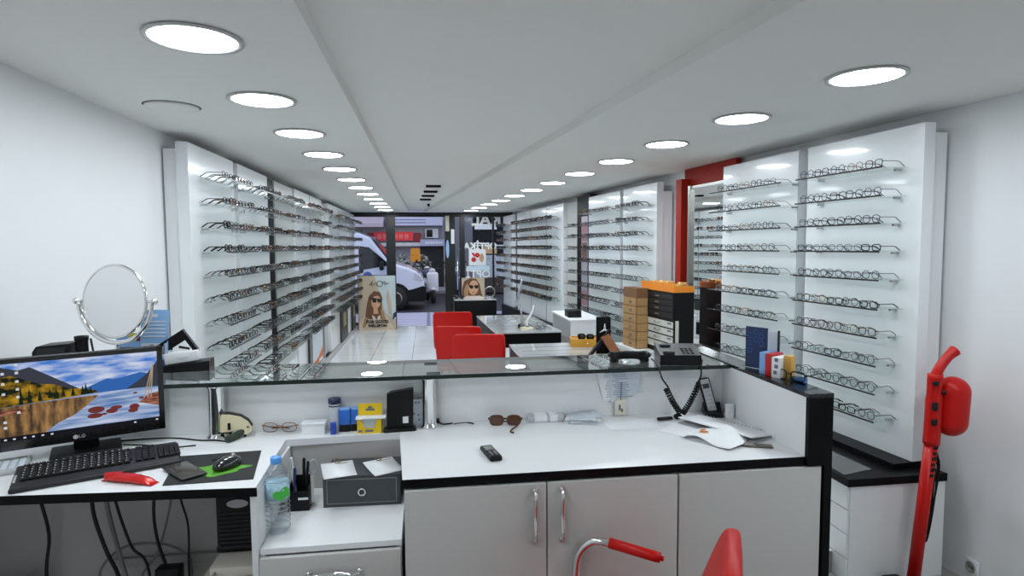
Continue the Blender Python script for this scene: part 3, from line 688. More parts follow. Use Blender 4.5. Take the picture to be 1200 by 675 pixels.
# desk cables
def cable(P, r, lb, mat=BLACKP, group=None, nm='cable'): return one(nm, G().tube(smooth(P, 6), r, 6), mat, lb, 'cable', group=group)
cable([(-1.25, 2.40, W+.003), (-1.0, 2.42, W+.003), (-.86, 2.37, W+.003), (-.80, 2.36, W+.003), (-.74, 2.33, W+.004)], .0028, 'thin black cable crossing the desk from monitor to label gun')
cable([(-1.12, 2.36, W+.003), (-1.0, 2.33, W+.003), (-.93, 2.30, W+.003), (-.85, 2.31, W+.003)], .0025, 'short black cable lying behind the keyboard')

# ------------------------------------------------------------------ along the back of the worktop
def bx(name, lb, cat, c, d, mat, rz=0, r=.002, group=None):
    return one(name, G().rbox((0, 0, d[2]/2), d, r), mat, lb, cat, (c[0], c[1], W), rz, group)
t = T('paper_box', 'small white box beside the clear tube on the worktop', 'box', (-.447, 2.405, W), R(-3))
obj('base', G().rbox((0, 0, .018), (.088, .05, .036), .002), PAPER, t); obj('lid', G().rbox((0, 0, .041), (.092, .054, .010), .002), PAPER, t)
t = T('wipe_tub', 'clear plastic tube with dark blue lid on the worktop', 'tub', (-.372, 2.425, W))
g = G(); g.lathe([(.0, .001), (.021, .001), (.023, .008), (.023, .105), (.021, .110), (.020, .110), (.020, .006)], 22); obj('tube', g, M('frosted_plastic', (.60, .63, .68), .3), t)
obj('lid', G().lathe([(.025, .110), (.025, .126), (.022, .130), (0, .130)], 22), M('navy_lid', (.02, .025, .08), .3), t); obj('band', G().lathe([(.0235, .098), (.0235, .103), (.0232, .103)], 22), MATS['navy_lid'], t)
obj('insert', G().lathe([(0, .004), (.014, .004), (.014, .06), (0, .06)], 14), PAPERB, t)
bx('box', 'small royal blue box in front of the clear tube', 'box', (-.372, 2.378, W), (.022, .02, .045), M('royal_blue', (.02, .07, .42), .4), R(8))
def stamp(x, y, w, lb):
    t = T('ink_stamp', lb, 'stamp', (x, y, W), 0, 'blue self-inking stamps')
    obj('housing', G().rbox((0, 0, .058), (w, .026, .062), .004), BLUE, t); obj('top_cap', G().rbox((0, 0, .088), (w*.96, .024, .014), .005), M('pale_blue_cap', (.22, .42, .80), .35), t)
    obj('base', G().rbox((0, 0, .0135), (w*.9, .024, .027), .002), BLACKP, t)
stamp(-.331, 2.41, .042, 'blue self-inking stamp next to the clear tube'); stamp(-.294, 2.415, .032, 'narrower blue stamp next to the yellow card holder')
t = T('card_dispenser', 'yellow cardboard holder full of white cards', 'card holder', (-.234, 2.385, W), R(-2))
g = G(); g.b2((-.046, .015, 0), (.046, .020, .108)); g.prism([(-.046, 0), (.046, 0), (.046, .055), (.030, .055), (.018, .02), (-.018, .02), (-.030, .055), (-.046, .055)], -.020, -.016, 'y'); g.b2((-.046, -.016, 0), (-.042, .015, .055)); g.b2((.042, -.016, 0), (.046, .015, .055)); g.b2((-.042, -.016, 0), (.042, .015, .004))
obj('holder', g, YELLOW, t)
obj('cards', G().b2((-.040, -.013, .005), (.040, .012, .058)), PAPERB, t); obj('top_card', G().b2((-.052, -.030, .058), (.062, .016, .0625), X=Matrix.Rotation(R(3), 4, 'Z')), PAPER, t)
g = G()
for x, z, w in ((0, .085, .034), (0, .094, .016), (-.034, .010, .014), (.0, .010, .03)): g.b2((x-w/2, .0135 if z > .06 else -.0215, z-.004), (x+w/2, .0145 if z > .06 else -.0205, z+.004))
obj('printed_marks', g, INK, t)
t = T('wifi_router', 'black upright router with white sticker in front of the chrome post', 'router', (-.120, 2.395, W), R(4))
g = G(); g.prism([(-.050, .012), (.052, .012), (.056, .165), (-.030, .155), (-.048, .145)], -.016, .016, 'y'); obj('body', g, BLACKP, t)
obj('foot', G().rbox((.0, -.008, .006), (.125, .055, .012), .004), BLACKP, t); obj('sticker', G().b2((.012, -.0172, .030), (.034, -.016, .056)), PAPER, t)
t = T('desk_card', 'small white and blue card standing between router and post', 'card', (-.056, 2.418, W), R(6))
g = G(); g.b2((-.022, 0, 0), (.022, .003, .112)); obj('card', g, PAPERB, t)
g = G()
for x, z in ((-.012, .10), (0, .10), (.012, .10), (-.008, .055), (.010, .05), (.012, .03)): g.b2((x-.003, -.001, z-.004), (x+.003, .0, z+.004))
obj('printed_marks', g, INK, t)
g = G(); g.tube(smooth([(.035, 2.44, W+.012), (.05, 2.43, W+.004), (.09, 2.44, W+.003)], 5), .003, 6); g.rbox((.03, 2.445, W+.014), (.014, .014, .02), .003); one('cable', g, BLACKP, 'short black plug and cable at the foot of the middle post', 'cable')
# loose temple, sunglasses, bundle, paper stack, tag, remote
g = G(); g.tube(smooth([(-.042, 0, .004), (0, .006, .006), (.028, 0, .005), (.04, -.012, .004)], 5), [.002]*8+[.003]*8, 6, flat=.7); one('loose_temple', g, FR['black'], 'single loose spectacle temple lying on the white worktop', 'eyeglass part', (.135, 2.425, W))
sn = T('sunglasses', 'brown tortoiseshell sunglasses lying on the worktop', 'sunglasses', (.300, 2.385, W), R(172))
q = glasses_parts(.052, .038, 3.0, .0042, .004, drop=.06)
obj('front_frame', q['front'], M('frame_tortoise', (.10, .03, .012), .2, noise=.7, nscale=60), sn)
for k in ('lens-1', 'lens1'): obj('lens', q[k], M('brown_gradient_lens', (.10, .035, .02), .1, coat=.4), sn)
obj('temple', G().tube(smooth([(.066, -.004, .027), (.05, -.012, .018), (-.02, -.016, .010)], 4), .0035, 6), MATS['frame_tortoise'], sn)
obj('temple', G().tube(smooth([(-.066, -.002, .027), (-.050, .04, .012), (-.028, .072, .006), (-.022, .098, .004), (-.034, .108, .004)], 4), .0035, 6), MATS['frame_tortoise'], sn)
t = T('remote_control', 'small black remote control lying on the white worktop', 'remote', (.206, 2.042, W), R(11))
obj('body', G().rbox((0, 0, .009), (.044, .130, .018), .006), BLACKP, t); obj('display', G().rbox((0, .028, .0185), (.030, .045, .001), .0004), M('lcd_grey', (.22, .23, .21), .2), t)
g = G()
for i in range(2):
    for k in range(3): g.rbox((-.008+.016*i, -.012-.015*k, .0188), (.010, .009, .002), .0008)
obj('buttons', g, M('button_grey', (.25, .25, .26), .5), t)
t = T('banknote_bundle', 'flat bundle of folded white papers with paper bands', 'paper bundle', (.473, 2.428, W), R(-2))
obj('papers', G().rbox((0, 0, .013), (.150, .055, .026), .006), M('bundle_paper', (.52, .54, .56), .8, noise=.15, nscale=60), t)
g = G(); g.rbox((-.022, 0, .0145), (.055, .057, .027), .004); g.rbox((.032, 0, .0145), (.036, .057, .027), .004); obj('paper_band', g, PAPER, t)
t = T('paper_stack', 'untidy stack of folded white receipts on the worktop', 'papers', (.622, 2.395, W), R(-12))
rnd = random.Random(4)
for k in range(6):
    a = R(rnd.uniform(-14, 14)); g = G(); n = 6
    for i in range(n):
        x0_, x1_ = -.062+.124*i/n, -.062+.124*(i+1)/n; zf = lambda x: .001+.0035*k+.008*(k/5)*(.5-.5*math.cos((x+.062)/.124*PI))
        g.add([(x0_, -.05, zf(x0_)), (x1_, -.05, zf(x1_)), (x1_, .05, zf(x1_)), (x0_, .05, zf(x0_)), (x0_, -.05, zf(x0_)+.003), (x1_, -.05, zf(x1_)+.003), (x1_, .05, zf(x1_)+.003), (x0_, .05, zf(x0_)+.003)], [(0, 1, 2, 3), (7, 6, 5, 4), (0, 4, 5, 1), (2, 6, 7, 3), (0, 3, 7, 4), (1, 5, 6, 2)], 0, True)
    obj('sheet', g, PAPERB if k % 2 else PAPER, t, (rnd.uniform(-.006, .006), rnd.uniform(-.005, .005), 0), (0, 0, a))
t = T('price_tag', 'small cream tag hanging on a dark string against the white screen', 'tag', (.80, 2.440, 0))
g = G(); g.prism([(-.024, .935), (.024, .935), (.026, .995), (.012, 1.005), (-.014, 1.005), (-.026, .992)], 0, .002, 'y'); obj('card', g, M('tag_cream', (.72, .70, .58), .7), t)
obj('string', G().tube([(0, -.001, 1.0), (.002, -.001, 1.04), (.003, .0, 1.075)], .0018, 6), INK, t); g = G(); g.b2((-.008, -.0012, .955), (.0, 0, .98), X=None); g.b2((.002, -.0012, .948), (.010, 0, .962)); obj('marks', g, INK, t)
t = T('note_sheet', 'handwritten sheets stuck to the screen under the glass ledge', 'note', (.81, 2.449, 0))
rnd = random.Random(8)
for k, (P) in enumerate(([(-.115, 1.126), (-.082, .995), (.035, 1.01), (.05, 1.126)], [(-.06, 1.127), (-.05, .985), (.085, 1.035), (.075, 1.127)])):
    s_ = obj('sheet', G().prism(P, -.002*k-.0015, -.002*k, 'y'), PAPERB if k else PAPER, t)
    g = G()
    for i in range(13):
        z = 1.115-.0085*i; xa = -.085+.03*k+rnd.uniform(0, .02)+i*.001; g.b2((xa, -.0023-.002*k, z-.0012), (xa+rnd.uniform(.03, .075), -.0016-.002*k, z+.0012))
    obj('handwriting', g, M('handwriting_blue', (.25, .28, .38), .8), s_)
# faint sheet flat on the worktop
g = G(); g.b2((.70, 2.26, W), (.90, 2.36, W+.0012)); one('paper_sheet', g, PAPER, 'thin white sheet lying flat on the worktop below the tag', 'paper')

# ------------------------------------------------------------------ telephone on the glass, coiled cord, cordless phone, papers
tb = T('desk_telephone', 'black corded desk telephone on the glass ledge with coiled cord', 'telephone', (1.062, 2.47, GT), R(-12))
X = Matrix.Rotation(R(6), 4, 'X')
g = G(); g.prism([(-.075, .002), (.085, .002), (.085, .070), (.03, .062), (-.075, .045)], -.085, .085, 'x'); obj('base', g, BLACKP, tb)
g = G()
for i in range(4):
    for k in range(3): g.rbox((.018+.018*k, -.050+.020*i, .0495+.0033*i), (.013, .013, .006), .002)
obj('keypad', g, GREYK, tb)
obj('cradle', G().rbox((-.046, -.055, .052), (.046, .036, .016), .005), GREYK, tb); obj('cradle', G().rbox((-.046, .05, .064), (.046, .036, .016), .005), GREYK, tb)
hs = obj('handset', G().tube(smooth([(-.075, 0, .018), (-.068, 0, .024), (-.03, 0, .030), (.03, 0, .030), (.068, 0, .024), (.075, 0, .018)], 4), [.019, .023, .025, .026, .025, .022, .019, .018, .018, .018, .018, .018, .018, .019, .022, .025, .026, .025, .024, .023, .018], 12), BLACKP, tb, (-.205, .005, 0), (0, 0, R(4)))
g = G()
for x in (-.066, .066): g.lathe([(.0, .001), (.018, .001), (.021, .006), (.019, .02), (0, .02)], 16, X=Matrix.Translation((x, 0, 0)))
obj('earpiece', g, BLACKP, hs)
Xi = (Matrix.Translation((1.062, 2.47, GT)) @ Matrix.Rotation(R(-12), 4, 'Z')).inverted()
def coil(P, r, turns, per=8):
    P = smooth(P, 10); N = turns*per; out = []
    for i in range(N+1):
        u = i/N*(len(P)-1); a = int(min(u, len(P)-2)); f = u-a; c = P[a].lerp(P[a+1], f); d = (P[a+1]-P[a]).normalized()
        e1 = d.cross(Vector((0, 1, 0))).normalized(); e2 = d.cross(e1); an = 2*PI*i/per
        out.append(c+e1*r*math.cos(an)+e2*r*math.sin(an))
    return out
Y0 = 2.345
A = coil([(.962, Y0, 1.065), (.990, Y0, 1.01), (1.028, Y0+.01, .958)], .0105, 12); B = coil([(1.040, Y0+.01, .955), (1.070, Y0, 1.01), (1.105, Y0, 1.080)], .0105, 15)
Pc = [Vector((.945, 2.47, GT+.02)), Vector((.945, 2.42, GT+.012)), Vector((.940, 2.372, GT-.004)), Vector((.945, Y0, 1.105))]
Pd = [Vector((1.105, Y0, 1.09)), Vector((1.120, 2.36, 1.115)), Vector((1.125, 2.373, GT-.003)), Vector((1.135, 2.385, GT+.022)), Vector((1.145, 2.41, GT+.022))]
full = smooth(Pc, 4)+A+B+smooth(Pd, 4)
obj('coiled_cord', G().tube([Xi @ p for p in full], .0036, 5), BLACKP, tb)
g = G(); g.sph((0, 0, .012), (.018, .016, .012), 0); g.rbox((-.06, 0, .008), (.07, .02, .012), .006); one('pen_stub', g, BLACKP, 'black plastic clip lying under the hanging phone cord', 'clip', (1.02, 2.36, W), R(8))
ct = T('cordless_phone', 'silver cordless phone leaning in its black charging cradle', 'telephone', (1.192, 2.400, W), R(-14))
X = Matrix.Translation((0, 0, .012)) @ Matrix.Rotation(R(-20), 4, 'X') @ Matrix.Rotation(R(-12), 4, 'Y')
obj('handset', G().rbox((0, 0, .072), (.048, .022, .150), .008, X=X), BLACKP, ct)
obj('face', G().rbox((0, -.0112, .072), (.036, .002, .136), .006, X=X), M('silver_plastic', (.50, .51, .52), .35), ct)
obj('display', G().rbox((0, -.0128, .110), (.028, .001, .020), .001, X=X), M('lcd_dark', (.05, .06, .08), .2), ct)
g = G()
for i in range(4):
    for k in range(3): g.rbox((-.010+.010*k, -.0128, .028+.016*i), (.007, .0015, .008), .0006, X=X)
obj('keypad', g, PAPERB, ct)
obj('cradle', G().prism([(-.05, 0), (.05, 0), (.042, .018), (.020, .050), (-.01, .020), (-.045, .016)], -.036, .036, 'x'), BLACKP, ct)
g = G(); g.rbox((0, 0, .030), (.034, .020, .060), .003); g.b2((-.010, -.006, .0602), (.010, .006, .0612)); one('paper_roll_box', g, [PAPER], 'small upright white carton against the counter return', 'box', (1.238, 2.34, W), R(-6))
nb = T('notebook', 'open spiral-bound desk calendar pad leaning by the counter return', 'calendar', (1.14, 2.19, W), R(-62))
X = Matrix.Rotation(R(-7), 4, 'X')
obj('pages', G().rbox((0, 0, .016), (.33, .155, .006), .002, X=X), PAPER, nb)
obj('back_board', G().prism([(-.165, -.078), (.165, -.078), (.165, .078), (-.165, .078)], .002, .005), M('grey_board_card', (.45, .46, .48), .7), nb)
g = G()
for k in range(20): g.tube(arc((-.155+.0163*k, .078, .008), .006, 0, PI*1.9, 8, 'yz'), .0011, 5)
o = obj('spiral_binding', g, STEEL, nb)
t = T('paper_sheet', 'white leaflet with orange print lying under the crumpled sheet', 'paper', (1.045, 2.17, W), R(-50))
obj('sheet', G().b2((-.14, -.10, .0005), (.14, .10, .0020)), PAPER, t); 
cp = T('crumpled_paper', 'curled white printed sheet with orange and red picture', 'paper', (1.045, 2.085, W), R(-52))
V = []; n1, n2 = 12, 8
zf = lambda u, v: .004+.032*math.sin(PI*u)*(.35+.65*v)+.008*math.sin(7*u+3*v)
for i in range(n1+1):
    for k in range(n2+1):
        u, v = i/n1, k/n2; V.append((-.10+.20*u+.012*math.sin(3*v), -.075+.15*v+.012*math.sin(5*u), max(.003, zf(u, v))))
g = G(); nn = len(V); F = [(i*(n2+1)+k, (i+1)*(n2+1)+k, (i+1)*(n2+1)+k+1, i*(n2+1)+k+1) for i in range(n1) for k in range(n2)]
g.add(V, F, 0, True); g.add([(x, y, z-.0008) for x, y, z in V], F, 0, True); obj('sheet', g, PAPER, cp, recalc=False)
g = G()
for a, b, w in ((.18, .30, .05), (.10, .55, .03)):
    P = [(-.10+.20*(u)+.012*math.sin(3*v), -.075+.15*v+.012*math.sin(5*u), max(.003, zf(u, v))+.0012) for u, v in ((a, b), (a+w*2.2, b+.02), (a+w*2.6, b+.18), (a+w, b+.30), (a-.02, b+.2))]
    g.poly(P)
obj('printed_picture', g, M('print_orange_red', (.62, .20, .03), .6, noise=.5, nscale=60), cp, recalc=False)
g = G(); g.rbox((0, 0, .004), (.10, .030, .008), .003); g.sph((-.03, 0, .006), (.03, .018, .006)); one('pocket_knife', g, M('bronze_grey', (.16, .14, .12), .35, .6), 'dark bronze oval object lying on the papers near the counter edge', 'pocket tool', (1.16, 1.985, W), R(-20))
one('booklet', G().b2((-.03, -.02, 0), (.03, .02, .004)), M('maroon_card', (.18, .02, .02), .5), 'small maroon card peeping out from under the calendar pad', 'card', (1.125, 2.055, W+.002), R(-55))

# ------------------------------------------------------------------ in the niche
bt = T('water_bottle', 'clear plastic water bottle with blue cap in the niche', 'bottle', (-.495, 2.00, LZ))
P = [(.0, .002), (.030, .002), (.037, .010)]
for k in range(6): z = .018+.0155*k; P += [(.0385, z), (.0365, z+.006), (.0385, z+.0125)]
P += [(.039, .112), (.0385, .118), (.0385, .165), (.039, .170), (.0375, .185), (.030, .207), (.018, .226), (.0135, .232), (.0135, .240)]
BOT = GLASS('bottle_plastic', (.86, .89, .91), 1.5, .04)
obj('body', G().lathe(P, 28), BOT, bt)
rg = G()
for z in [.020+.0155*k for k in range(6)]+[.112, .176, .190]: rg.tube([((.0388 if z < .18 else .036)*math.cos(a), (.0388 if z < .18 else .036)*math.sin(a), z) for a in [2*PI*k/28 for k in range(28)]], .0011, 5, closed=True)
o = obj('ribs', rg, M('rib_plastic', (.42, .45, .48), .15), bt); o['kind'] = 'stuff'
obj('cap', G().lathe([(.017, .228), (.0175, .232), (.0175, .246), (.016, .249), (0, .249)], 22), M('cap_blue', (.10, .35, .80), .35), bt)
g = G(); g.lathe([(.0392, .117), (.0392, .168), (.0388, .168)], 28); lo = obj('label', g, M('bottle_label_blue', (.34, .52, .78), .45, noise=.7, nscale=45), bt)
g = G()
for c, zc, rr in ((-1.05, .132, .016), (-.70, .140, .018), (-1.35, .136, .013), (-.4, .135, .013)):
    V = [( .0402*math.cos(c+rr/.0402*math.cos(a)), .0402*math.sin(c+rr/.0402*math.cos(a)), zc+rr*math.sin(a)) for a in [2*PI*k/14 for k in range(14)]]; g.poly(V)
obj('green_print', g, GREEN, lo, recalc=False)
ph_ = T('pen_holder', 'black pen holder with pens and scissors at the back of the niche', 'pen holder', (-.462, 2.185, LZ))
g = G(); g.b2((-.036, -.036, 0), (.036, .036, .004)); 
for a, b in (((-.036, -.036, .004), (-.033, .036, .085)), ((.033, -.036, .004), (.036, .036, .085)), ((-.033, -.036, .004), (.033, -.033, .07)), ((-.033, .033, .004), (.033, .036, .105))): g.b2(a, b)
obj('box', g, BLACKP, ph_); obj('white_stripe', G().b2((.0, -.0372, .040), (.034, -.036, .048)), PAPER, ph_)
def pen(p, q, r, mat, lb, grp='pens in the black holder'):
    X = Matrix.Translation(p); d = (Vector(q)-Vector(p)); L = d.length
    X = Matrix.Translation(p) @ d.to_track_quat('Z', 'Y').to_matrix().to_4x4()
    t = T('pen', lb, 'pen', (-.462, 2.185, LZ), 0, grp)
    obj('barrel', G().lathe([(0, 0), (r*.5, .004), (r, .012), (r, L-.006), (r*.7, L), (0, L)], 10, X=X), mat, t); obj('clip', G().b2((r, -.0012, L-.045), (r+.002, .0012, L-.004), X=X), STEEL, t)
pen((-.015, .01, .006), (-.030, .012, .178), .0055, M('pen_white', (.7, .72, .75), .3), 'white pen tallest in the black holder'); pen((.01, .015, .006), (.012, .022, .170), .0055, BLACKP, 'black pen upright in the middle of the holder')
pen((.018, -.01, .006), (.030, .0, .165), .005, BLACKP, 'black pen leaning towards the dark box'); pen((-.02, -.015, .006), (-.012, -.02, .150), .005, M('pen_navy', (.02, .03, .12), .3), 'navy pen at the holder front')
t = T('scissors', 'steel scissors standing in the pen holder', 'scissors', (-.425, 2.195, LZ), R(20))
obj('blade', G().prism([(-.004, .006), (.006, .006), (.012, .12), (-.002, .12)], -.0015, .0015, 'y'), STEEL, t)
g = G(); g.tube([(.008+.013*math.cos(a), 0, .140+.024*math.sin(a)) for a in [2*PI*k/16 for k in range(16)]], .004, 8, closed=True); obj('handle', g, M('grey_handle', (.35, .36, .37), .4), t)
db = T('cash_box', 'dark grey document box with one drawer and a round ring pull', 'box', (-.242, 2.245, LZ), R(-2))
DGR = M('slate_box', (.050, .055, .064), .45, noise=.1, nscale=60)
g = G(); g.b2((-.135, -.085, 0), (.135, .095, .004)); g.b2((-.135, -.085, .004), (-.131, .095, .108)); g.b2((.131, -.085, .004), (.135, .095, .108)); g.b2((-.131, .091, .004), (.131, .095, .108)); g.b2((-.135, -.085, .108), (.135, .095, .112)); obj('case', g, DGR, db)
d = obj('drawer', G().b2((-.130, -.086, .005), (.130, -.080, .107)), DGR, db)
g = G(); 
for a, b in (((-.122, -.0872, .012), (.122, -.086, .0135)), ((-.122, -.0872, .098), (.122, -.086, .0995)), ((-.122, -.0872, .012), (-.1205, -.086, .0995)), ((.1205, -.0872, .012), (.122, -.086, .0995))): g.b2(a, b)
obj('piping', g, M('piping_grey', (.30, .31, .32), .5), d)
obj('ring_pull', G().tube([(.012*math.cos(a), -.089, .052+.012*math.sin(a)) for a in [2*PI*k/18 for k in range(18)]], .003, 8, closed=True), CHROME, d)
one('dark_folder', G().rbox((0, 0, .006), (.23, .02, .03), .002), BLACKP, 'black folder edge standing behind the document box', 'folder', (-.25, 2.348, LZ+.0), R(0))
def note(x, y, rz, lb):
    t = T('paper_slip', lb, 'paper', (x, y, LZ+.1125), rz, 'tied paper slips on the dark box')
    V = []; F = []; n = 6
    for i in range(n+1):
        u = i/n; zz = .0015+.012*u*u; V += [(-.057, -.060+.125*u, zz), (.057, -.060+.125*u, zz), (-.057, -.060+.125*u, zz+.0012), (.057, -.060+.125*u, zz+.0012)]
    for i in range(n): a = 4*i; b = a+4; F += [(a, a+1, b+1, b), (a+2, b+2, b+3, a+3), (a, b, b+2, a+2), (a+1, a+3, b+3, b+1)]
    F += [(0, 2, 3, 1), (4*n, 4*n+1, 4*n+3, 4*n+2)]
    obj('slip', G().add(V, F, 0, True), PAPER, t)
    obj('twine', G().tube([(.0+.011*math.cos(a), .050, .024+.009*math.sin(a)) for a in [2*PI*k/12 for k in range(12)]], .0016, 6, closed=True), M('twine', (.35, .22, .10), .8), t)
    obj('ribbon_end', G().tube([(0, .048, .016), (.02, .03, .020), (.035, .028, .022)], .0015, 5), MATS['twine'], t)
note(-.330, 2.205, R(14), 'curled white slip tied with twine, nearer the pens'); note(-.170, 2.215, R(26), 'curled white slip tied with twine, nearer the cupboard side')
# ------------------------------------------------------------------ under the desk
DKB = M('cable_black', (.006, .007, .006), .5)
cable([(-1.42, 2.40, .90), (-1.425, 2.38, .78), (-1.40, 2.385, .60), (-1.415, 2.38, .42), (-1.41, 2.38, -.10)], .006, 'single black cable hanging straight nearest the wall under the desk', DKB)
cable([(-1.215, 2.38, .90), (-1.235, 2.36, .72), (-1.20, 2.36, .55), (-1.15, 2.36, .40), (-1.12, 2.36, .1), (-1.1, 2.36, -.1)], .007, 'thick black cable hanging in the middle under the desk', DKB)
cable([(-1.20, 2.35, .90), (-1.17, 2.34, .68), (-1.13, 2.33, .50), (-1.10, 2.33, .33), (-1.08, 2.33, -.1)], .008, 'grey cable running beside the thick black one under the desk', M('cable_grey', (.22, .22, .21), .5))
cable([(-1.17, 2.37, .90), (-1.16, 2.36, .75), (-1.11, 2.36, .55), (-1.05, 2.36, .43), (-1.04, 2.36, -.1)], .005, 'thin dark cable bowed under the desk middle', DKB)
cable([(-.985, 2.36, .90), (-1.015, 2.34, .72), (-1.005, 2.33, .58), (-.97, 2.33, .45), (-.93, 2.33, .30), (-.93, 2.33, -.1)], .006, 'black cable hanging above the adapter under the desk', DKB)
cable([(-.94, 2.38, .90), (-.97, 2.37, .70), (-1.02, 2.37, .52), (-1.10, 2.37, .36), (-1.12, 2.37, -.1)], .005, 'pale cable slanting across under the desk', MATS['cable_grey'])
cable([(-.90, 2.37, .90), (-.93, 2.36, .74), (-.90, 2.34, .62), (-.90, 2.33, .45), (-.90, 2.33, .2), (-.9, 2.33, -.1)], .004, 'thin black cable next to the black heater under the desk', DKB)
cable([(-1.22, 2.39, .33), (-1.23, 2.38, .45), (-1.15, 2.39, .53), (-1.02, 2.38, .54), (-.94, 2.38, .50), (-.91, 2.38, .42), (-.915, 2.38, -.1)], .005, 'grey cable looped low behind the desk', MATS['cable_grey'])
one('power_adapter', G().rbox((0, 0, .07), (.085, .05, .14), .006), BLACKP, 'black power adapter box hanging among cables under the desk', 'adapter', (-.955, 2.30, .35))
g = G(); g.b2((-1.20, 2.408, .44), (-.75, 2.428, .475)); one('cable_rail', g, M('rail_grey', (.40, .40, .39), .5), 'grey cable rail along the knee space back panel', 'rail')
t = T('storage_box', 'cream cardboard box with open flap under the desk', 'box', (-.64, 2.12, FL))
g = G(); g.rbox((0, 0, .36), (.18, .30, .72), .004); obj('carton', g, M('cream_card', (.56, .50, .42), .7, noise=.08, nscale=12), t)
obj('lid', G().rbox((.012, 0, .738), (.15, .29, .032), .003), M('cream_card_light', (.62, .57, .50), .7), t)
obj('flap', G().b2((-.005, -.14, 0), (.005, .14, .19), X=Matrix.Translation((-.17, -.02, .60)) @ Matrix.Rotation(R(42), 4, 'Y')), M('grey_card', (.28, .25, .22), .7), t)
t = T('fan_heater', 'black ventilated fan heater with oval badge on the cream box', 'heater', (-.632, 2.15, FL+.755))
g = G(); g.rbox((0, 0, .132), (.15, .20, .235), .02); g.rbox((0, 0, .012), (.16, .16, .02), .005); obj('casing', g, BLACKP, t)
g = G()
for k in range(9): g.b2((-.062, -.1035, .03+.014*k), (.062, -.0995, .036+.014*k))
obj('louvres', g, GREYK, t)
obj('badge', G().disc((.0, -.1055, .178), .034, ry=.014), M('badge_silver', (.45, .45, .45), .3, .6), t)
one('dark_crate', G().rbox((0, 0, .12), (.12, .2, .22), .004), M('brown_crate', (.10, .045, .02), .7), 'dark brown box on the floor under the cables', 'box', (-.80, 2.22, FL))
g = G(); g.prism([(-.10, 0), (.10, 0), (.10, .62), (-.10, .50)], -.02, .02, 'y'); one('floor_bin', g, M('bin_grey', (.30, .29, .28), .5), 'grey slanted board leaning by the wall under the desk', 'board', (-1.52, 2.30, FL))
# ------------------------------------------------------------------ standing on the glass ledge
vm = T('vanity_mirror', 'round chrome tilting mirror on a stand on the glass ledge', 'mirror', (-1.19, 2.50, GT), R(-18))
MR = .138; MC = .305
X = Matrix.Translation((0, 0, MC)) @ Matrix.Rotation(R(-4), 4, 'X')
obj('mirror_glass', G().lathe([(.0, -.004), (MR-.004, -.004), (MR-.004, .004), (.0, .004)], 48, sm=False, X=X @ Matrix.Rotation(PI/2, 4, 'X')), MIRROR, vm)
obj('rim', G().tube([(MR*math.cos(a), 0, MR*math.sin(a)) for a in [2*PI*k/56 for k in range(56)]], .0055, 10, closed=True, X=X), CHROME, vm)
obj('yoke', G().tube(arc((0, 0, MC), MR+.022, PI, 2*PI, 36), .0075, 10, flat=1.3), CHROME, vm)
for s_ in (-1, 1):
    g = G(); g.tube([(s_*(MR), 0, MC), (s_*(MR+.03), 0, MC)], .005, 10); g.sph((s_*(MR+.034), 0, MC), .013); obj('knob', g, CHROME, vm)
obj('stem', G().lathe([(.008, .010), (.008, MC-MR-.022)], 14), CHROME, vm); obj('base', G().lathe([(.0, 0), (.07, 0), (.068, .008), (.02, .016), (.0, .016)], 32), CHROME, vm)
t = T('pen_tray', 'flat black tray with sloping lid on the ledge behind the monitor', 'tray', (-1.45, 2.60, GT), R(3))
obj('tray', G().prism([(-.070, 0), (.060, 0), (.060, .138), (-.055, .130), (-.070, .108)], -.05, .05, 'y'), BLACKP, t); obj('lid', G().prism([(-.058, .008), (.020, .008), (.048, .126), (-.052, .120)], -.052, -.050, 'y'), GREYK, t)
g = G(); g.lathe([(0, 0), (.022, 0), (.022, .145), (.0245, .150), (.0245, .164), (.0, .167)], 22); one('lens_case', g, BLACKP, 'black cylindrical pot on the ledge behind the monitor', 'pot', (-1.356, 2.58, GT))
g = G(); g.tube([(0, 0, 0.004), (-.020, 0, .152)], .004, 8); one('pen', g, BLACKP, 'single black pen standing beside the round mirror stand', 'pen', (-1.308, 2.59, GT))
def leaflet(nm, lb, x, y, rz, w, h, mats, rows):
    t = T(nm, lb, 'leaflet holder', (x, y, GT), R(rz)); X = Matrix.Rotation(R(-8), 4, 'X')
    obj('leaflet', G().b2((-w/2, 0, .012), (w/2, .004, h), X=X), mats[0], t); obj('foot', G().b2((-w/2, -.03, 0), (w/2, .05, .004)), LENSG, t)
    g = G()
    for a, b, c, d, mi in rows: g.b2((-w/2+a*w, -.0012, c*h), (-w/2+b*w, -.0002, d*h), mi, X=X)
    obj('print', g, mats[1:], t); return t
PRN = [M('print_white', (.74, .78, .84), .6), M('print_navy', (.03, .08, .30), .5), M('print_maroon', (.20, .03, .03), .5), M('print_yellow', (.70, .62, .05), .5), INK]
leaflet('leaflet_holder', 'tall light blue leaflet beside the round mirror', -1.125, 2.64, -8, .115, .255, [BLUEL]+PRN,
        [(.12, .6, .88, .93, 0), (.1, .9, .80, .82, 0), (.1, .9, .74, .76, 0), (.1, .9, .68, .70, 0), (.1, .9, .62, .64, 0), (.1, .9, .56, .58, 0), (.05, .95, .26, .46, 0), (.12, .30, .28, .42, 4), (.36, .50, .27, .44, 4), (.56, .72, .29, .42, 4), (.78, .92, .28, .44, 4), (.03, .97, .05, .20, 1)])
leaflet('leaflet_holder', 'short blue leaflet with yellow and maroon corner below the mirror', -1.215, 2.66, -4, .13, .16, [BLUEL]+PRN,
        [(.05, .45, .15, .25, 1), (.1, .9, .35, .38, 0), (.62, .98, .78, .96, 2), (.38, .60, .80, .99, 3), (.1, .9, .48, .51, 0), (.1, .5, .60, .63, 4)])
t = T('eyewear_tray', 'black open tray under a white box on the glass ledge', 'tray', (-1.005, 2.66, GT), R(6))
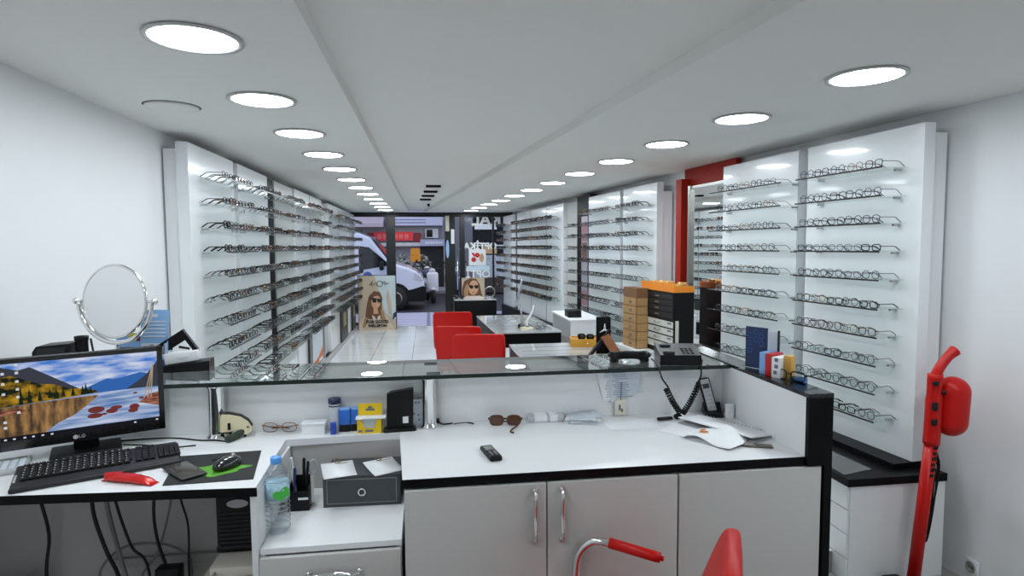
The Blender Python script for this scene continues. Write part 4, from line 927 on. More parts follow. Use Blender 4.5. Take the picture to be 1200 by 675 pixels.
obj('tray', G().prism([(-.105, 0), (.10, 0), (.10, .042), (-.105, .022)], -.045, .045, 'y'), BLACKP, t)
t = T('white_carton', 'slim white carton lying on the black ledge tray', 'box', (-1.012, 2.662, GT+.036), R(8))
obj('carton', G().rbox((0, 0, .022), (.125, .07, .042), .002, X=Matrix.Rotation(R(-6), 4, 'Y')), PAPER, t)
g = G(); g.b2((-.02, -.0362, .020), (.025, -.0352, .024)); g.b2((-.01, -.0362, .012), (.015, -.0352, .016)); obj('print', g, PAPERB, t)
t = T('display_block', 'black angular eyewear display block tilted on the white carton', 'display stand', (-1.03, 2.665, GT+.085), R(5))
X = Matrix.Rotation(R(-33), 4, 'Y')
obj('plate', G().prism([(-.055, .02), (.045, .02), (.045, -.028), (.030, -.045), (.062, -.045), (.062, .062), (-.055, .062)], -.012, .012, 'y', X=X), BLACKP, t)
obj('prop', G().tube([(-.045, .0, .045), (-.055, .01, .085), (-.05, .0, .03), (-.03, 0, .004)], .009, 6), BLACKP, t)
obj('prop', G().tube([(-.028, .0, .03), (-.028, 0, .0)], .004, 6), BLACKP, t); obj('prop', G().tube([(.0, .0, .012), (.04, 0, .003)], .005, 6), BLACKP, t)

# ------------------------------------------------------------------ on the granite return
WT = GT+.004
ca = T('acrylic_stand', 'clear acrylic brochure stand with navy patterned board on the granite', 'brochure stand', (1.305, 2.235, WT), R(-62))
obj('board', G().b2((-.075, .02, .004), (.020, .026, .170)), NAVY, ca)
g = G()
for cx, cz in ((-.055, .135), (-.030, .150), (-.005, .135), (-.055, .105), (-.03, .120), (-.005, .105), (-.055, .075)):
    g.tube([(cx+.011*math.cos(k*PI/3), .0195, cz+.011*math.sin(k*PI/3)) for k in range(6)], .0016, 5, closed=True)
obj('hexagon_print', g, M('hexagon_blue', (.03, .10, .38), .5), ca)
obj('sheet', G().b2((.022, .021, .03), (.068, .025, .160)), PAPERB, ca)
obj('clear_panel', G().b2((.07, -.045, .002), (.150, -.042, .165)), LENSG, ca); obj('clear_base', G().b2((-.075, -.045, .0), (.15, .03, .002)), LENSG, ca)
obj('black_edge', G().b2((.064, .019, .002), (.070, .026, .165)), BLACKP, ca)
def standing(nm, lb, cat, x, y, rz, w, d, h, mat, extra=None, mats=None):
    t = T(nm, lb, cat, (x, y, WT), R(rz)); obj('cover', G().rbox((0, 0, h/2), (w, d, h), .0015), mat, t)
    if extra: obj('print', extra, mats, t)
    return t
standing('booklet', 'light blue slim box leading the row on the granite return', 'box', 1.312, 2.185, -62, .030, .07, .085, M('sky_blue_card', (.22, .42, .80), .45))
standing('booklet', 'red slim box standing between blue and white ones', 'box', 1.318, 2.152, -62, .034, .07, .085, M('red_card', (.50, .01, .012), .4))
g = G()
for x, z in ((.002, .070), (.002, .045), (-.002, .022)): g.b2((x-.008, -.0358, z-.008), (x+.006, -.035, z+.006))
standing('booklet', 'white box with black lettering panels beside the red one', 'box', 1.322, 2.112, -62, .036, .07, .078, PAPER, g, [INK])
standing('booklet', 'orange topped card box standing behind the white box', 'box', 1.338, 2.085, -62, .03, .03, .086, M('amber_card', (.65, .35, .06), .5))
ge = put_full(1, (1.318, 2.055, WT), R(118), 'black rectangular eyeglasses standing on the granite return beside the boxes', None)
g = G(); g.rbox((0, 0, .012), (.05, .035, .024), .003); one('cloth_pack', g, GLASS('blue_clear_plastic', (.25, .45, .70), 1.4), 'clear blue plastic pack at the front of the granite return', 'packet', (1.322, 2.0, WT), R(-60))

# ------------------------------------------------------------------ right: drawer cabinet, vacuum, socket
XW = .40
dc = T('drawer_cabinet', 'low white drawer cabinet with black top under the shelf panels', 'drawer cabinet', (2.14, 2.79, FL))
g = G(); g.b2((.012, 0, 0), (.56, .02, .52)); g.b2((.012, .66, 0), (.50, .68, .52)); g.b2((.48, .02, 0), (.50, .66, .52)); g.b2((.012, .02, 0), (.48, .66, .03)); obj('carcass', g, WHITE, dc)
obj('top', G().prism([(-.012, -.012), (.56, -.012), (.50, .69), (-.012, .69)], .521, .562), BLACK, dc)
obj('glass_mat', G().prism([(.012, .05), (.21, .10), (.17, .66), (.012, .66)], .5622, .5635), M('smoky_glass', (.10, .10, .10), .15), dc)
for k in range(4):
    d = obj('drawer', G().b2((0, .006, .394-.13*k), (.012, .674, .518-.13*k)), WHITE, dc); obj('drawer_knob', G().sph((-.006, .30, .47-.13*k), .007), STEEL, d)
va = T('vacuum_cleaner', 'red upright stick vacuum cleaner leaning on the white wall', 'vacuum cleaner', (2.43, 2.66, FL))
VR = M('vacuum_red', (.50, .008, .006), .34, spec=.25)
def vp(x, z, dy=0.): return (x-2.43, dy, z-FL)
obj('tube', G().tube([vp(2.415, -.06), vp(2.486, .66)], [.030, .031], 14, flat=1.), VR, va)
obj('upper_grip', G().tube(smooth([vp(2.485, .65), vp(2.490, .76, .0), vp(2.492, .90, .0), vp(2.493, 1.005, .0)], 4), [.038]*8+[.034]*5, 12), VR, va)
ha = obj('handle', G().tube(smooth([vp(2.492, .985), vp(2.515, 1.035), vp(2.560, 1.090), vp(2.597, 1.120)], 4), [.028, .026, .025, .024, .024, .023, .023, .023, .023, .024, .026, .028, .029], 12), VR, va)
g = G(); g.lathe([(.0, -.150)]+[(.076*math.sin(a), -.074-.076*math.cos(a)) for a in [PI/2*k/7 for k in range(1, 8)]]+[(.076*math.cos(a), .074+.076*math.sin(a)) for a in [PI/2*k/7 for k in range(7)]]+[(.0, .150)], 28, X=Matrix.Translation(vp(2.592, .838, .0)) @ Matrix.Rotation(R(3), 4, 'Y')); obj('motor_housing', g, VR, va)
g = G(); g.sph(vp(2.512, .92, -.034), .011)
for z, h in ((.965, .02), (.85, .04), (.77, .03)): g.rbox(vp(2.470, z, -.030), (.022, .02, h), .003)
obj('switch', g, BLACKP, va)
# black marks running up the tube
g = G(); 
for k in range(6):
    z = .50+.028*k; x = 2.415+(z+.06)*.0986; g.b2(vp(x-.012, z-.009, -.0325), vp(x+.006, z+.007, -.0285))
    if k % 2: g.b2(vp(x-.004, z-.004, -.0328), vp(x+.012, z+.010, -.0275))
obj('tube_lettering', g, BLACKP, va)
obj('power_cord', G().tube(smooth([vp(2.585, 1.10, .03), vp(2.60, .98, .09), vp(2.585, .70, .08), vp(2.545, .62, .05), vp(2.575, .52, .04), vp(2.545, .30, .04), vp(2.500, .16, .04), vp(2.525, .13, .045), vp(2.560, .30, .05), vp(2.585, .50, .06), vp(2.575, .58, .06), vp(2.55, .50, .05), vp(2.51, .25, .05), vp(2.49, .14, .05), vp(2.515, .115, .06), vp(2.55, .22, .06), vp(2.578, .46, .07)], 6), .005, 6), BLACKP, va)
g = G(); g.rbox((-.07, -.02, .03), (.10, .24, .05), .015); obj('floor_head', g, BLACKP, va)
ws = T('wall_socket', 'white electrical socket low on the wall beside the vacuum cleaner', 'socket', (xr(2.70), 2.70, -.035), R(-95.7))
g = G(); g.rbox((0, -.006, 0), (.085, .012, .085), .004); obj('plate', g, PAPER, ws)
X = Matrix.Translation((0, -.012, 0)) @ Matrix.Rotation(PI/2, 4, 'X'); g = G(); g.lathe([(.030, .0), (.030, .004), (.024, .005), (.023, .0005), (.0, .0005)], 24, X=X); obj('socket_well', g, M('socket_shadow_grey', (.30, .29, .27), .5), ws)
g = G(); g.sph((-.009, -.013, 0), .004); g.sph((.009, -.013, 0), .004); obj('pin_hole', g, BLACKP, ws)

# ------------------------------------------------------------------ staff chair in the foreground
C0 = Vector((.542, 1.512)); fdir = Vector((-.885, .465))
ch = T('office_chair', 'red padded office chair with chrome arms turned towards the desk', 'chair', (C0.x, C0.y, FL), math.atan2(fdir.y, fdir.x))
# local: +x forward, +y to the sitter's left; the far arm is at -y
bk = G(); n = 10; V = []; F = []
prof = [(-.10, .52), (-.130, .63), (-.168, .75), (-.208, .87), (-.236, .96), (-.246, 1.008)]
for i, (x, z) in enumerate(prof):
    hw = (.20, .215, .215, .205, .185, .14)[i]; th = (.030, .036, .038, .036, .032, .020)[i]
    for k in range(16):
        a = 2*PI*k/16; c, s = math.cos(a), math.sin(a)
        V.append((x+th*math.copysign(abs(s)**.6, s), hw*math.copysign(abs(c)**.35, c), z+.0))
for i in range(len(prof)-1):
    for k in range(16): F.append((i*16+k, i*16+(k+1) % 16, (i+1)*16+(k+1) % 16, (i+1)*16+k))
F += [list(range(16))[::-1], list(range(80, 96))]
bk.add(V, F, 0, True); o = obj('backrest', bk, REDV, ch); sm = o.modifiers.new('round', 'SUBSURF'); sm.levels = sm.render_levels = 2
g = G(); g.rbox((.0, 0, .47), (.44, .44, .075), .035, seg=4); obj('seat', g, REDV, ch)
for s_ in (-1, 1):
    g = G(); g.tube(smooth([(.10, s_*.17, .43), (.20, s_*.235, .43), (.225, s_*.235, .50), (.225, s_*.235, .70), (.215, s_*.235, .790), (.175, s_*.235, .838), (.125, s_*.235, .845), (.02, s_*.235, .832)], 6), .0125, 12)
    a = obj('armrest', g, CHROME, ch)
    g = G(); g.tube([(.118, s_*.235, .846), (-.025, s_*.235, .826), (-.04, s_*.235, .824)], [.0165, .0165, .0155], 14); g.tube([(-.04, s_*.235, .824), (-.050, s_*.235, .8225)], .008, 10); obj('arm_pad', g, RED, a)
obj('back_support', G().tube(smooth([(-.05, 0, .42), (-.16, 0, .43), (-.185, 0, .52), (-.200, 0, .68)], 5), .015, 10, flat=1.6), CHROME, ch)
obj('column', G().lathe([(.028, .10), (.028, .28), (.018, .28), (.018, .44)], 16), CHROME, ch)
for k in range(5):
    a = 2*PI*k/5; l = obj('leg', G().tube([(.02*math.cos(a), .02*math.sin(a), .10), (.27*math.cos(a), .27*math.sin(a), .065)], [.022, .014], 10), CHROME, ch)
    obj('caster', G().sph((.27*math.cos(a), .27*math.sin(a), .028), (.028, .028, .028)), BLACKP, l)

# ------------------------------------------------------------------ shop floor furniture
GTOP = M('smoked_white_glass_top', (.58, .60, .61), .06, noise=.18, nscale=7, coat=.5)
def table(lb, P, zt, sideh, glass=True):
    """P: plan corners; black body with a white glass top, open drawers of frames faintly seen in it"""
    cx = sum(p[0] for p in P)/4; cy = sum(p[1] for p in P)/4; Q = [(x-cx, y-cy) for x, y in P]
    t = T('dispensing_table', lb, 'table', (cx, cy, 0), 0, 'black dispensing tables with glass tops')
    obj('top', G().prism(Q, zt-.012, zt), GTOP, t); obj('body', G().prism([(x*.985, y*.985) for x, y in Q], zt-sideh, zt-.013), BLACK, t)
    for x, y in [(x*.9, y*.92) for x, y in Q]: obj('leg', G().b2((x-.02, y-.02, 0), (x+.02, y+.02, zt-sideh)), BLACK, t)
    g = G()
    x0, x1, y0, y1 = min(p[0] for p in Q), max(p[0] for p in Q), min(p[1] for p in Q), max(p[1] for p in Q)
    for k in range(1, 6): g.b2((x0+.06, y0+(y1-y0)*k/6-.004, zt), (x1-.06, y0+(y1-y0)*k/6+.004, zt+.0008))
    obj('tray_lines', g, GREYK, t); return t
table('farther black table with pale glass top in the middle of the shop', [(.69, 6.25), (1.40, 6.25), (1.33, 7.88), (.62, 7.88)], .75, .16)
table('nearer black table with pale glass top just beyond the counter', [(.74, 4.35), (1.52, 4.35), (1.49, 5.50), (.73, 5.50)], .75, .30)
pdm = T('display_podium', 'black display podium with glass top in front of the shop window', 'podium', (.76, 10.05, 0))
obj('body', G().rbox((0, 0, .39), (.68, .55, .78), .004), BLACK, pdm); obj('top', G().b2((-.34, -.28, .785), (.34, .28, .80)), GTOP, pdm)
def red_chair(x, y, rz, lb):
    t = T('visitor_chair', lb, 'chair', (x, y, 0), rz, 'red visitor chairs at the tables')
    # local: sitter faces +y
    def pad(prof, hw, th):
        g = G(); V = []; n = 20
        for i, (yy, zz, k) in enumerate(prof):
            for j in range(n):
                a = 2*PI*j/n; c, s = math.cos(a), math.sin(a); V.append((hw*k*math.copysign(abs(c)**.25, c), yy+th*math.copysign(abs(s)**.6, s), zz))
        F = [(i*n+j, i*n+(j+1) % n, (i+1)*n+(j+1) % n, (i+1)*n+j) for i in range(len(prof)-1) for j in range(n)]
        F += [list(range(n))[::-1], list(range((len(prof)-1)*n, len(prof)*n))]
        return g.add(V, F, 0, True)
    obj('backrest', pad([(-.17, .46, .97), (-.19, .60, .99), (-.215, .74, 1.0), (-.235, .845, .98), (-.238, .868, .94), (-.24, .878, .88)], .235, .020), RED, t)
    g = G(); g.rbox((0, .02, .45), (.45, .44, .05), .022, seg=3); obj('seat', g, RED, t)
    for s_ in (-1, 1):
        obj('leg', G().tube([(s_*.18, .20, .43), (s_*.20, .22, .0)], .012, 10), CHROME, t); obj('leg', G().tube([(s_*.18, -.16, .43), (s_*.20, -.22, .0)], .012, 10), CHROME, t)
red_chair(.465, 5.55, R(-6), 'nearest red visitor chair with its back to the counter, by the near table')
red_chair(.34, 6.12, R(-14), 'middle red visitor chair half hidden behind the nearest one')
red_chair(.30, 7.45, R(-4), 'farthest red visitor chair beside the farther table')
# things on the tables
mi_ = T('table_mirror', 'small tilted mirror on a curved stand on the farther table', 'mirror', (1.07, 6.55, .75), R(20))
obj('base', G().lathe([(0, 0), (.075, 0), (.07, .012), (.02, .018), (0, .018)], 24), CREAM, mi_)
obj('gooseneck', G().tube(smooth([(.0, 0, .015), (.01, 0, .09), (.06, 0, .16), (.09, .0, .25)], 6), .012, 8), PAPER, mi_)
X = Matrix.Translation((-.045, .08, .40)) @ Matrix.Rotation(R(14), 4, 'Y'); g = G(); g.lathe([(0, -.006), (.10, -.006), (.10, .006), (0, .006)], 24, X=X @ Matrix.Scale(1.5, 4, (0, 0, 1)) @ Matrix.Rotation(R(55), 4, 'Z') @ Matrix.Rotation(PI/2, 4, 'X')); obj('mirror_glass', g, M('blue_grey_mirror', (.45, .48, .58), .1, .6), mi_)
obj('mirror_post', G().tube([(-.02, .05, .015), (-.04, .08, .28)], .010, 8), STEEL, mi_)
sd = [('eyeglasses', 1.2, 6.45, 20), ('eyeglasses', 1.27, 6.7, -30), ('eyeglasses', 1.0, 6.62, 70)]
for k, (nm, x, y, a) in enumerate(sd): put_one([1, 5, 10][k], (x, y, .75), R(a), ['black rectangular eyeglasses near the farther table corner', 'thin black eyeglasses at the far end of the farther table', 'thick black eyeglasses beside the cream mirror base'][k], None)
tr = T('display_tray', 'orange wooden tray of sunglasses on the nearer table', 'tray', (1.42, 5.32, .75), R(-10))
OCH = M('ochre_wood', (.62, .30, .03), .45, noise=.2, nscale=14)
g = G(); g.b2((-.15, -.10, 0), (.15, .10, .012)); g.b2((-.15, -.10, .012), (.15, -.088, .07)); g.b2((-.15, .088, .012), (.15, .10, .07)); g.b2((-.15, -.088, .012), (-.138, .088, .07)); g.b2((.138, -.088, .012), (.15, .088, .07)); g.b2((-.138, -.088, .05), (.138, .088, .058)); obj('box', g, OCH, tr)
obj('knob', G().sph((0, -.106, .035), .008), CHROME, tr)
put_one(2, (1.40, 5.27, .809), R(150), 'dark square sunglasses lying on the orange tray', None, True)
cs = T('case_display', 'black eyewear display with crossed brown board and white star emblem', 'display stand', (1.41, 4.80, .75), R(-8))
obj('panel', G().rbox((.02, .05, .16), (.12, .012, .31), .002), BLACK, cs)
obj('strut', G().b2((-.012, -.03, 0), (.012, .03, .27), X=Matrix.Translation((-.10, 0, 0)) @ Matrix.Rotation(R(38), 4, 'Y')), BLACKP, cs)
obj('brown_board', G().b2((-.035, -.035, 0), (.035, .035, .20), X=Matrix.Translation((.13, -.02, .0)) @ Matrix.Rotation(R(-33), 4, 'Y')), M('leather_brown', (.30, .11, .04), .45, noise=.2, nscale=20), cs)
g = G()
for k in range(3):
    a = R(90+120*k); g.tube([(.03, .042, .21), (.03+.05*math.cos(a), .042, .21+.05*math.sin(a))], [.010, .002], 6)
obj('star_emblem', g, PAPER, cs)
wc = T('display_cabinet', 'white cabinet with black box on top, beyond the tables by the shelves', 'cabinet', (1.70, 6.55, 0))
obj('body', G().b2((-.16, -.1, 0), (.20, .85, .83)), GLOSSW, wc); obj('top', G().b2((-.17, -.11, .83), (.21, .86, .845)), PAPER, wc)
g = G(); g.rbox((-.06, .2, .885), (.15, .2, .08), .004); one('black_case', g, BLACKP, 'black case on the white cabinet among the shelves', 'box', (1.70, 6.55, 0))
# organiser tower and cardboard drawers against the right wall
side = T('side_table', 'white side table carrying the drawer towers', 'table', (2.16, 5.2, 0), R(5.7))
obj('top', G().b2((-.30, -.42, .665), (.12, .56, .70)), WHITE, side); obj('body', G().b2((-.28, -.40, 0), (.10, .54, .665)), WHITE, side)
tw = T('drawer_tower', 'black drawer tower with four white label drawers against the mirror wall', 'drawer tower', (2.165, 5.15, .70), R(5.7))
obj('carcass', G().b2((-.125, -.26, 0), (.06, .36, .55)), BLACKP, tw)
for k in range(4):
    z = .045+.066*k; d = obj('drawer', G().b2((-.131, -.245, z), (-.1255, .345, z+.053)), M('drawer_white', (.66, .65, .60), .5, noise=.05), tw)
    obj('drawer_handle', G().tube(smooth([(-.133, -.02, z+.036), (-.150, 0, z+.026), (-.150, .06, z+.026), (-.133, .08, z+.036)], 4), .004, 6), STEEL, d)
    g = G(); g.b2((-.1318, -.22, z+.03), (-.131, -.15, z+.045)); g.b2((-.1318, .24, z+.03), (-.131, .31, z+.045)); obj('label_marks', g, INK, d)
for k in range(4):
    z = .325+.054*k; d = obj('drawer', G().b2((-.131, -.245, z), (-.1255, .345, z+.046)), GREYK, tw); obj('drawer_handle', G().b2((-.140, -.01, z+.015), (-.131, .07, z+.027)), STEEL, d)
g = G(); g.b2((-.115, -.2655, .05), (-.085, -.2605, .31)); obj('label_strip', g, M('label_cream', (.72, .70, .62), .6, noise=.1, nscale=40), tw)
ot = T('orange_tray', 'bright orange open tray with clear packets on the black drawer tower', 'tray', (2.165, 5.15, 1.251), R(5.7))
g = G(); g.b2((-.13, -.26, 0), (.065, .36, .006)); g.b2((-.13, -.26, .006), (-.124, .36, .075)); g.b2((.059, -.26, .006), (.065, .36, .05)); g.b2((-.124, -.26, .006), (.059, -.254, .055)); g.b2((-.124, .354, .006), (.059, .36, .055)); obj('tray', g, ORANGE, ot)
g = G(); rnd = random.Random(2)
for k in range(14): g.rbox((rnd.uniform(-.08, .02), rnd.uniform(-.21, .3), .035+.03*rnd.random()), (.07, .05, .05), .006, X=Matrix.Rotation(rnd.uniform(-.1, .1), 4, 'Y'))
o = obj('packets', g, M('amber_packets', (.75, .42, .12), .2, noise=.4, nscale=30), ot); o['kind'] = 'stuff'
cb = T('cardboard_drawers', 'stack of brown cardboard drawers beside the black drawer tower', 'drawer tower', (1.945, 5.47, .70), R(5.7))
obj('carcass', G().b2((-.06, -.12, 0), (.055, .17, .56)), CARDD, cb)
for k in range(6):
    z = .005+.078*k; d = obj('drawer', G().b2((-.065, -.115, z), (-.060, .165, z+.072)), CARD, cb); obj('drawer_handle', G().rbox((-.068, .0, z+.036), (.006, .05, .018), .002), INK, d)
    obj('drawer_side', G().b2((-.055, -.1255, z), (.05, -.1205, z+.072)), CARD, cb)
for k, (x, y, lb) in enumerate(((2.06, 4.86, 'small black box at the foot of the drawer tower'),)):
    g = G(); g.rbox((0, 0, .05), (.10, .06, .10), .004); one('small_box', g, BLACKP, lb, 'box', (x, y, .70), R(5.7))

# ------------------------------------------------------------------ advertising boards with the lady in sunglasses
SK = M('print_skin', (.62, .34, .20), .6, noise=.1, nscale=20); HAIR = M('print_hair', (.14, .06, .025), .6, noise=.4, nscale=30); HAIRL = M('print_hair_light', (.40, .23, .11), .6, noise=.3, nscale=25)
BEIGE = M('print_beige', (.50, .40, .30), .6, noise=.12, nscale=5); PALEB = M('print_pale_blue', (.52, .58, .60), .6, noise=.15, nscale=5); SHIRT = M('print_shirt', (.62, .50, .38), .6, noise=.15, nscale=8)
MOUTH = M('print_mouth', (.75, .60, .55), .6); WHT = M('print_paper', (.75, .75, .73), .6)
def ell(g, cx, cz, a, b, y, mi, a0=0, a1=2*PI, n=28, rot=0.):
    P = []
    for k in range(n):
        t_ = a0+(a1-a0)*k/(n if a1-a0 > 6.2 else n-1); x, z = a*math.cos(t_), b*math.sin(t_)
        P.append((cx+x*math.cos(rot)-z*math.sin(rot), y, cz+x*math.sin(rot)+z*math.cos(rot)))
    g.poly(P, mi)
def lady(t, w, h, full, mats):
    """flat printed portrait on a board w x h, local x-z plane, facing -y"""
    g = G(); q = [0]
    def Y(): q[0] += 1; return -.0005-.0004*q[0]
    def pg(P, mi): y = Y(); g.poly([(-w/2+u*w, y, v*h) for u, v in P], mi)
    def el(u, v, a, b, mi, rot=0.): ell(g, -w/2+u*w, v*h, a*w, b*h, Y(), mi, rot=rot)
    pg([(0, 0), (1, 0), (1, 1), (0, 1)], 0)
    if full:
        pg([(.45, 1), (.62, .55), (.72, .3), (1, .2), (1, 1)], 1); pg([(.74, .62), (.80, .75), (.88, .5), (.90, .25), (.80, .3)], 0); pg([(.90, .18), (1, .24), (1, .34), (.93, .30)], 8)
        pg([(0, 0), (.05, .18), (.22, .30), (.62, .34), (.80, .22), (.95, 0)], 6)
        pg([(.18, .24), (.22, .45), (.28, .62), (.42, .72), (.58, .70), (.64, .60), (.62, .40), (.70, .22), (.60, .20), (.30, .20)], 3)
        pg([(.58, .38), (.66, .36), (.74, .16), (.64, .16)], 4); pg([(.20, .24), (.16, .22), (.10, .06), (.16, .04), (.28, .22)], 4)
        pg([(.40, .30), (.54, .30), (.50, .42), (.40, .42)], 2)
        el(.475, .52, .125, .125, 2, R(-6)); pg([(.34, .60), (.42, .675), (.56, .66), (.60, .60), (.52, .635), (.42, .62), (.37, .56)], 3)
        pg([(.37, .585), (.48, .570), (.485, .520), (.46, .505), (.40, .510), (.375, .535)], 5); pg([(.50, .572), (.63, .560), (.62, .52), (.585, .505), (.53, .508), (.505, .53)], 5); pg([(.30, .60), (.64, .575), (.64, .560), (.30, .585)], 5)
        pg([(.43, .455), (.50, .440), (.56, .465), (.50, .455)], 7); pg([(.40, .462), (.50, .425), (.59, .468), (.50, .438)], 9)
        pg([(.36, .28), (.44, .24), (.46, .19), (.38, .20)], 7); pg([(.50, .24), (.58, .28), (.58, .19), (.50, .20)], 7); pg([(.64, .32), (.70, .30), (.66, .18), (.60, .18)], 4)
    else:
        pg([(0, 0), (.02, .5), (.12, .85), (.35, .98), (.62, .95), (.78, .7), (.86, .25), (.95, 0)], 3); pg([(.12, 0), (.10, .4), (.22, .75), (.32, .6), (.28, .2), (.3, 0)], 4)
        el(.52, .52, .21, .36, 2, R(-6)); pg([(.32, .66), (.51, .63), (.50, .50), (.44, .46), (.36, .49), (.33, .55)], 5); pg([(.54, .63), (.74, .64), (.72, .51), (.65, .46), (.57, .50)], 5)
        pg([(.42, .28), (.52, .25), (.62, .29), (.52, .32)], 9); pg([(.05, 0), (.2, .12), (.8, .12), (1, .02), (1, 0)], 7)
    return obj('print', g, mats, t, recalc=False)
LM = [BEIGE, PALEB, SK, HAIR, HAIRL, DARKL, SHIRT, MOUTH, NAVY, M('print_lip', (.45, .12, .08), .5)]
ad = T('advertising_board', 'large advertising board with smiling lady in sunglasses on the tiled floor', 'advertising board', (-1.015, 12.32, 0), R(0))
obj('board', G().b2((-.375, .001, .0), (.375, .045, 1.10)), BLACKP, ad)
AW, AH = .735, 1.09
lady(ad, AW, AH, True, LM)
text('slogan', 'FOR GOOD', .083, BLACKP, ad, (.0, -.0145, .165), depth=.0008, bold=.004); text('slogan', 'WELLERON', .070, BLACKP, ad, (.0, -.0145, .085), depth=.0008, bold=.004)
g = G(); g.tube([(.06+.055*math.cos(a), -.0145, .93+.055*math.sin(a)) for a in [2*PI*k/20 for k in range(20)]], .005, 6, closed=True)
g.tube(smooth([(-.14, -.0145, .90), (-.08, -.0145, .99), (-.10, -.0145, .90), (-.04, -.0145, .93), (.0, -.0145, .92)], 5), .005, 6); g.tube(smooth([(.12, -.0145, .93), (.15, -.0145, .98), (.17, -.0145, .91), (.20, -.0145, .94), (.24, -.0145, .93)], 5), .005, 6)
obj('signature', g, BLACKP, ad); text('signature_letter', 'B', .085, WHT, ad, (.06, -.0145, .93), depth=.0008, bold=.002)
ad2 = T('counter_poster', 'small poster of a dark haired lady in sunglasses on the black podium', 'poster', (.74, 10.02, .80), R(0))
obj('board', G().b2((-.22, .001, 0), (.20, .03, .02)), BLACKP, ad2); obj('backing', G().prism([(-.20, .0), (.18, 0), (.14, .2), (.06, .32), (-.07, .34), (-.16, .22)], .001, .012, 'y'), BLACKP, ad2)
lady(ad2, .38, .34, False, LM)
g = G(); g.tube([(.085*math.cos(a), 0, .10+.085*math.sin(a)) for a in [2*PI*k/24 for k in range(24)]], .010, 8, closed=True); g.lathe([(0, 0), (.05, 0), (.05, .012), (0, .012)], 18); one('podium_mirror', g, STEEL, 'small round ring stand beside the dark haired lady poster', 'stand', (1.02, 10.05, .80))
for k, (x, y, lb) in enumerate(((.50, 10.0, 'thin black sunglasses on the podium beside the dark haired lady'),)): put_one(0, (x, y, .80), R(180), lb, None, True)
# ------------------------------------------------------------------ the street outside
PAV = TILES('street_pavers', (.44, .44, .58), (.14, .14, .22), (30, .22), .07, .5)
g = G(); g.b2((-9, FY+.06, -.25), (9, 15.6, -.02)); struct('pavement', g, PAV)
g = G(); g.b2((-14, 15.6, -.3), (14, 22.6, -.06)); struct('road', g, M('asphalt', (.035, .035, .045), .6, noise=.25, nscale=30))
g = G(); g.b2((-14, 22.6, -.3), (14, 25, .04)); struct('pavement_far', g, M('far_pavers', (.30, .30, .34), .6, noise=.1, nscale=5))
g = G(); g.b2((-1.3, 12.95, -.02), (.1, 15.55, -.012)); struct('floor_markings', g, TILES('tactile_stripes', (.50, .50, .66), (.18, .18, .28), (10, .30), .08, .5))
# van
vn = T('van', 'white delivery van parked outside the shop window', 'van', (-.10, 16.6, -.06))
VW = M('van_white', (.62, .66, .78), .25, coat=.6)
pr = [(-5.0, .28), (-.45, .28), (-.10, .34), (.0, .45), (.0, .74), (-.06, .92), (-.22, 1.06), (-.42, 1.16), (-.92, 1.31), (-1.42, 1.98), (-1.75, 2.11), (-5.0, 2.16)]
g = G(); g.prism(pr, -.0, 1.75, 'y', sm=False); o = obj('body', g, VW, vn); bv = o.modifiers.new('soft', 'BEVEL'); bv.width = .07; bv.segments = 3; bv.limit_method = 'ANGLE'
VG = M('van_window', (.008, .008, .010), .08)
obj('side_window', G().prism([(-1.72, 1.10), (-.98, 1.22), (-1.00, 1.33), (-1.45, 1.72), (-1.72, 1.75)], -.012, .01, 'y'), VG, vn)
obj('windscreen', G().add([(-.90, .12, 1.33), (-.90, 1.63, 1.33), (-1.40, 1.58, 1.985), (-1.40, .17, 1.985), (-.88, .12, 1.345), (-.88, 1.63, 1.345), (-1.385, 1.58, 2.0), (-1.385, .17, 2.0)], [(0, 1, 2, 3), (7, 6, 5, 4), (0, 4, 5, 1), (1, 5, 6, 2), (2, 6, 7, 3), (3, 7, 4, 0)]), VG, vn)
obj('bumper', G().prism([(-.62, .24), (-.02, .24), (.05, .34), (.05, .62), (-.04, .66), (-.30, .58), (-.62, .52)], -.02, 1.77, 'y'), BLACKP, vn)
obj('headlight', G().prism([(-.30, .86), (-.05, .80), (-.10, .93), (-.26, 1.03)], -.016, .02, 'y'), M('headlight', (.5, .5, .55), .1), vn)
obj('side_trim', G().b2((-5, -.02, .50), (-1.15, .0, .62)), BLACKP, vn)
obj('door_logo', G().disc((-1.50, -.008, .95), .12), M('van_logo_blue', (.06, .12, .32), .4), vn)
obj('mirror', G().rbox((-1.12, -.12, 1.22), (.12, .16, .24), .04), BLACKP, vn)
for x in (-.78, -3.9):
    for y in (.08, 1.67):
        X = Matrix.Translation((x, y, .33)) @ Matrix.Rotation(PI/2, 4, 'X')
        w_ = obj('wheel', G().lathe([(.12, -.11), (.30, -.11), (.33, -.08), (.33, .08), (.30, .11), (.12, .11)], 28, X=X), M('tyre', (.012, .012, .013), .7), vn); obj('hub_cap', G().lathe([(0, .105), (.11, .105), (.18, .112), (.19, .10), (0, .09)], 20, X=X), STEEL, w_)
obj('wheel_arch', G().prism([(-.78+.42*math.cos(a), .33+.42*math.sin(a)) for a in [PI*k/14 for k in range(15)]], -.006, .05, 'y'), BLACKP, vn)
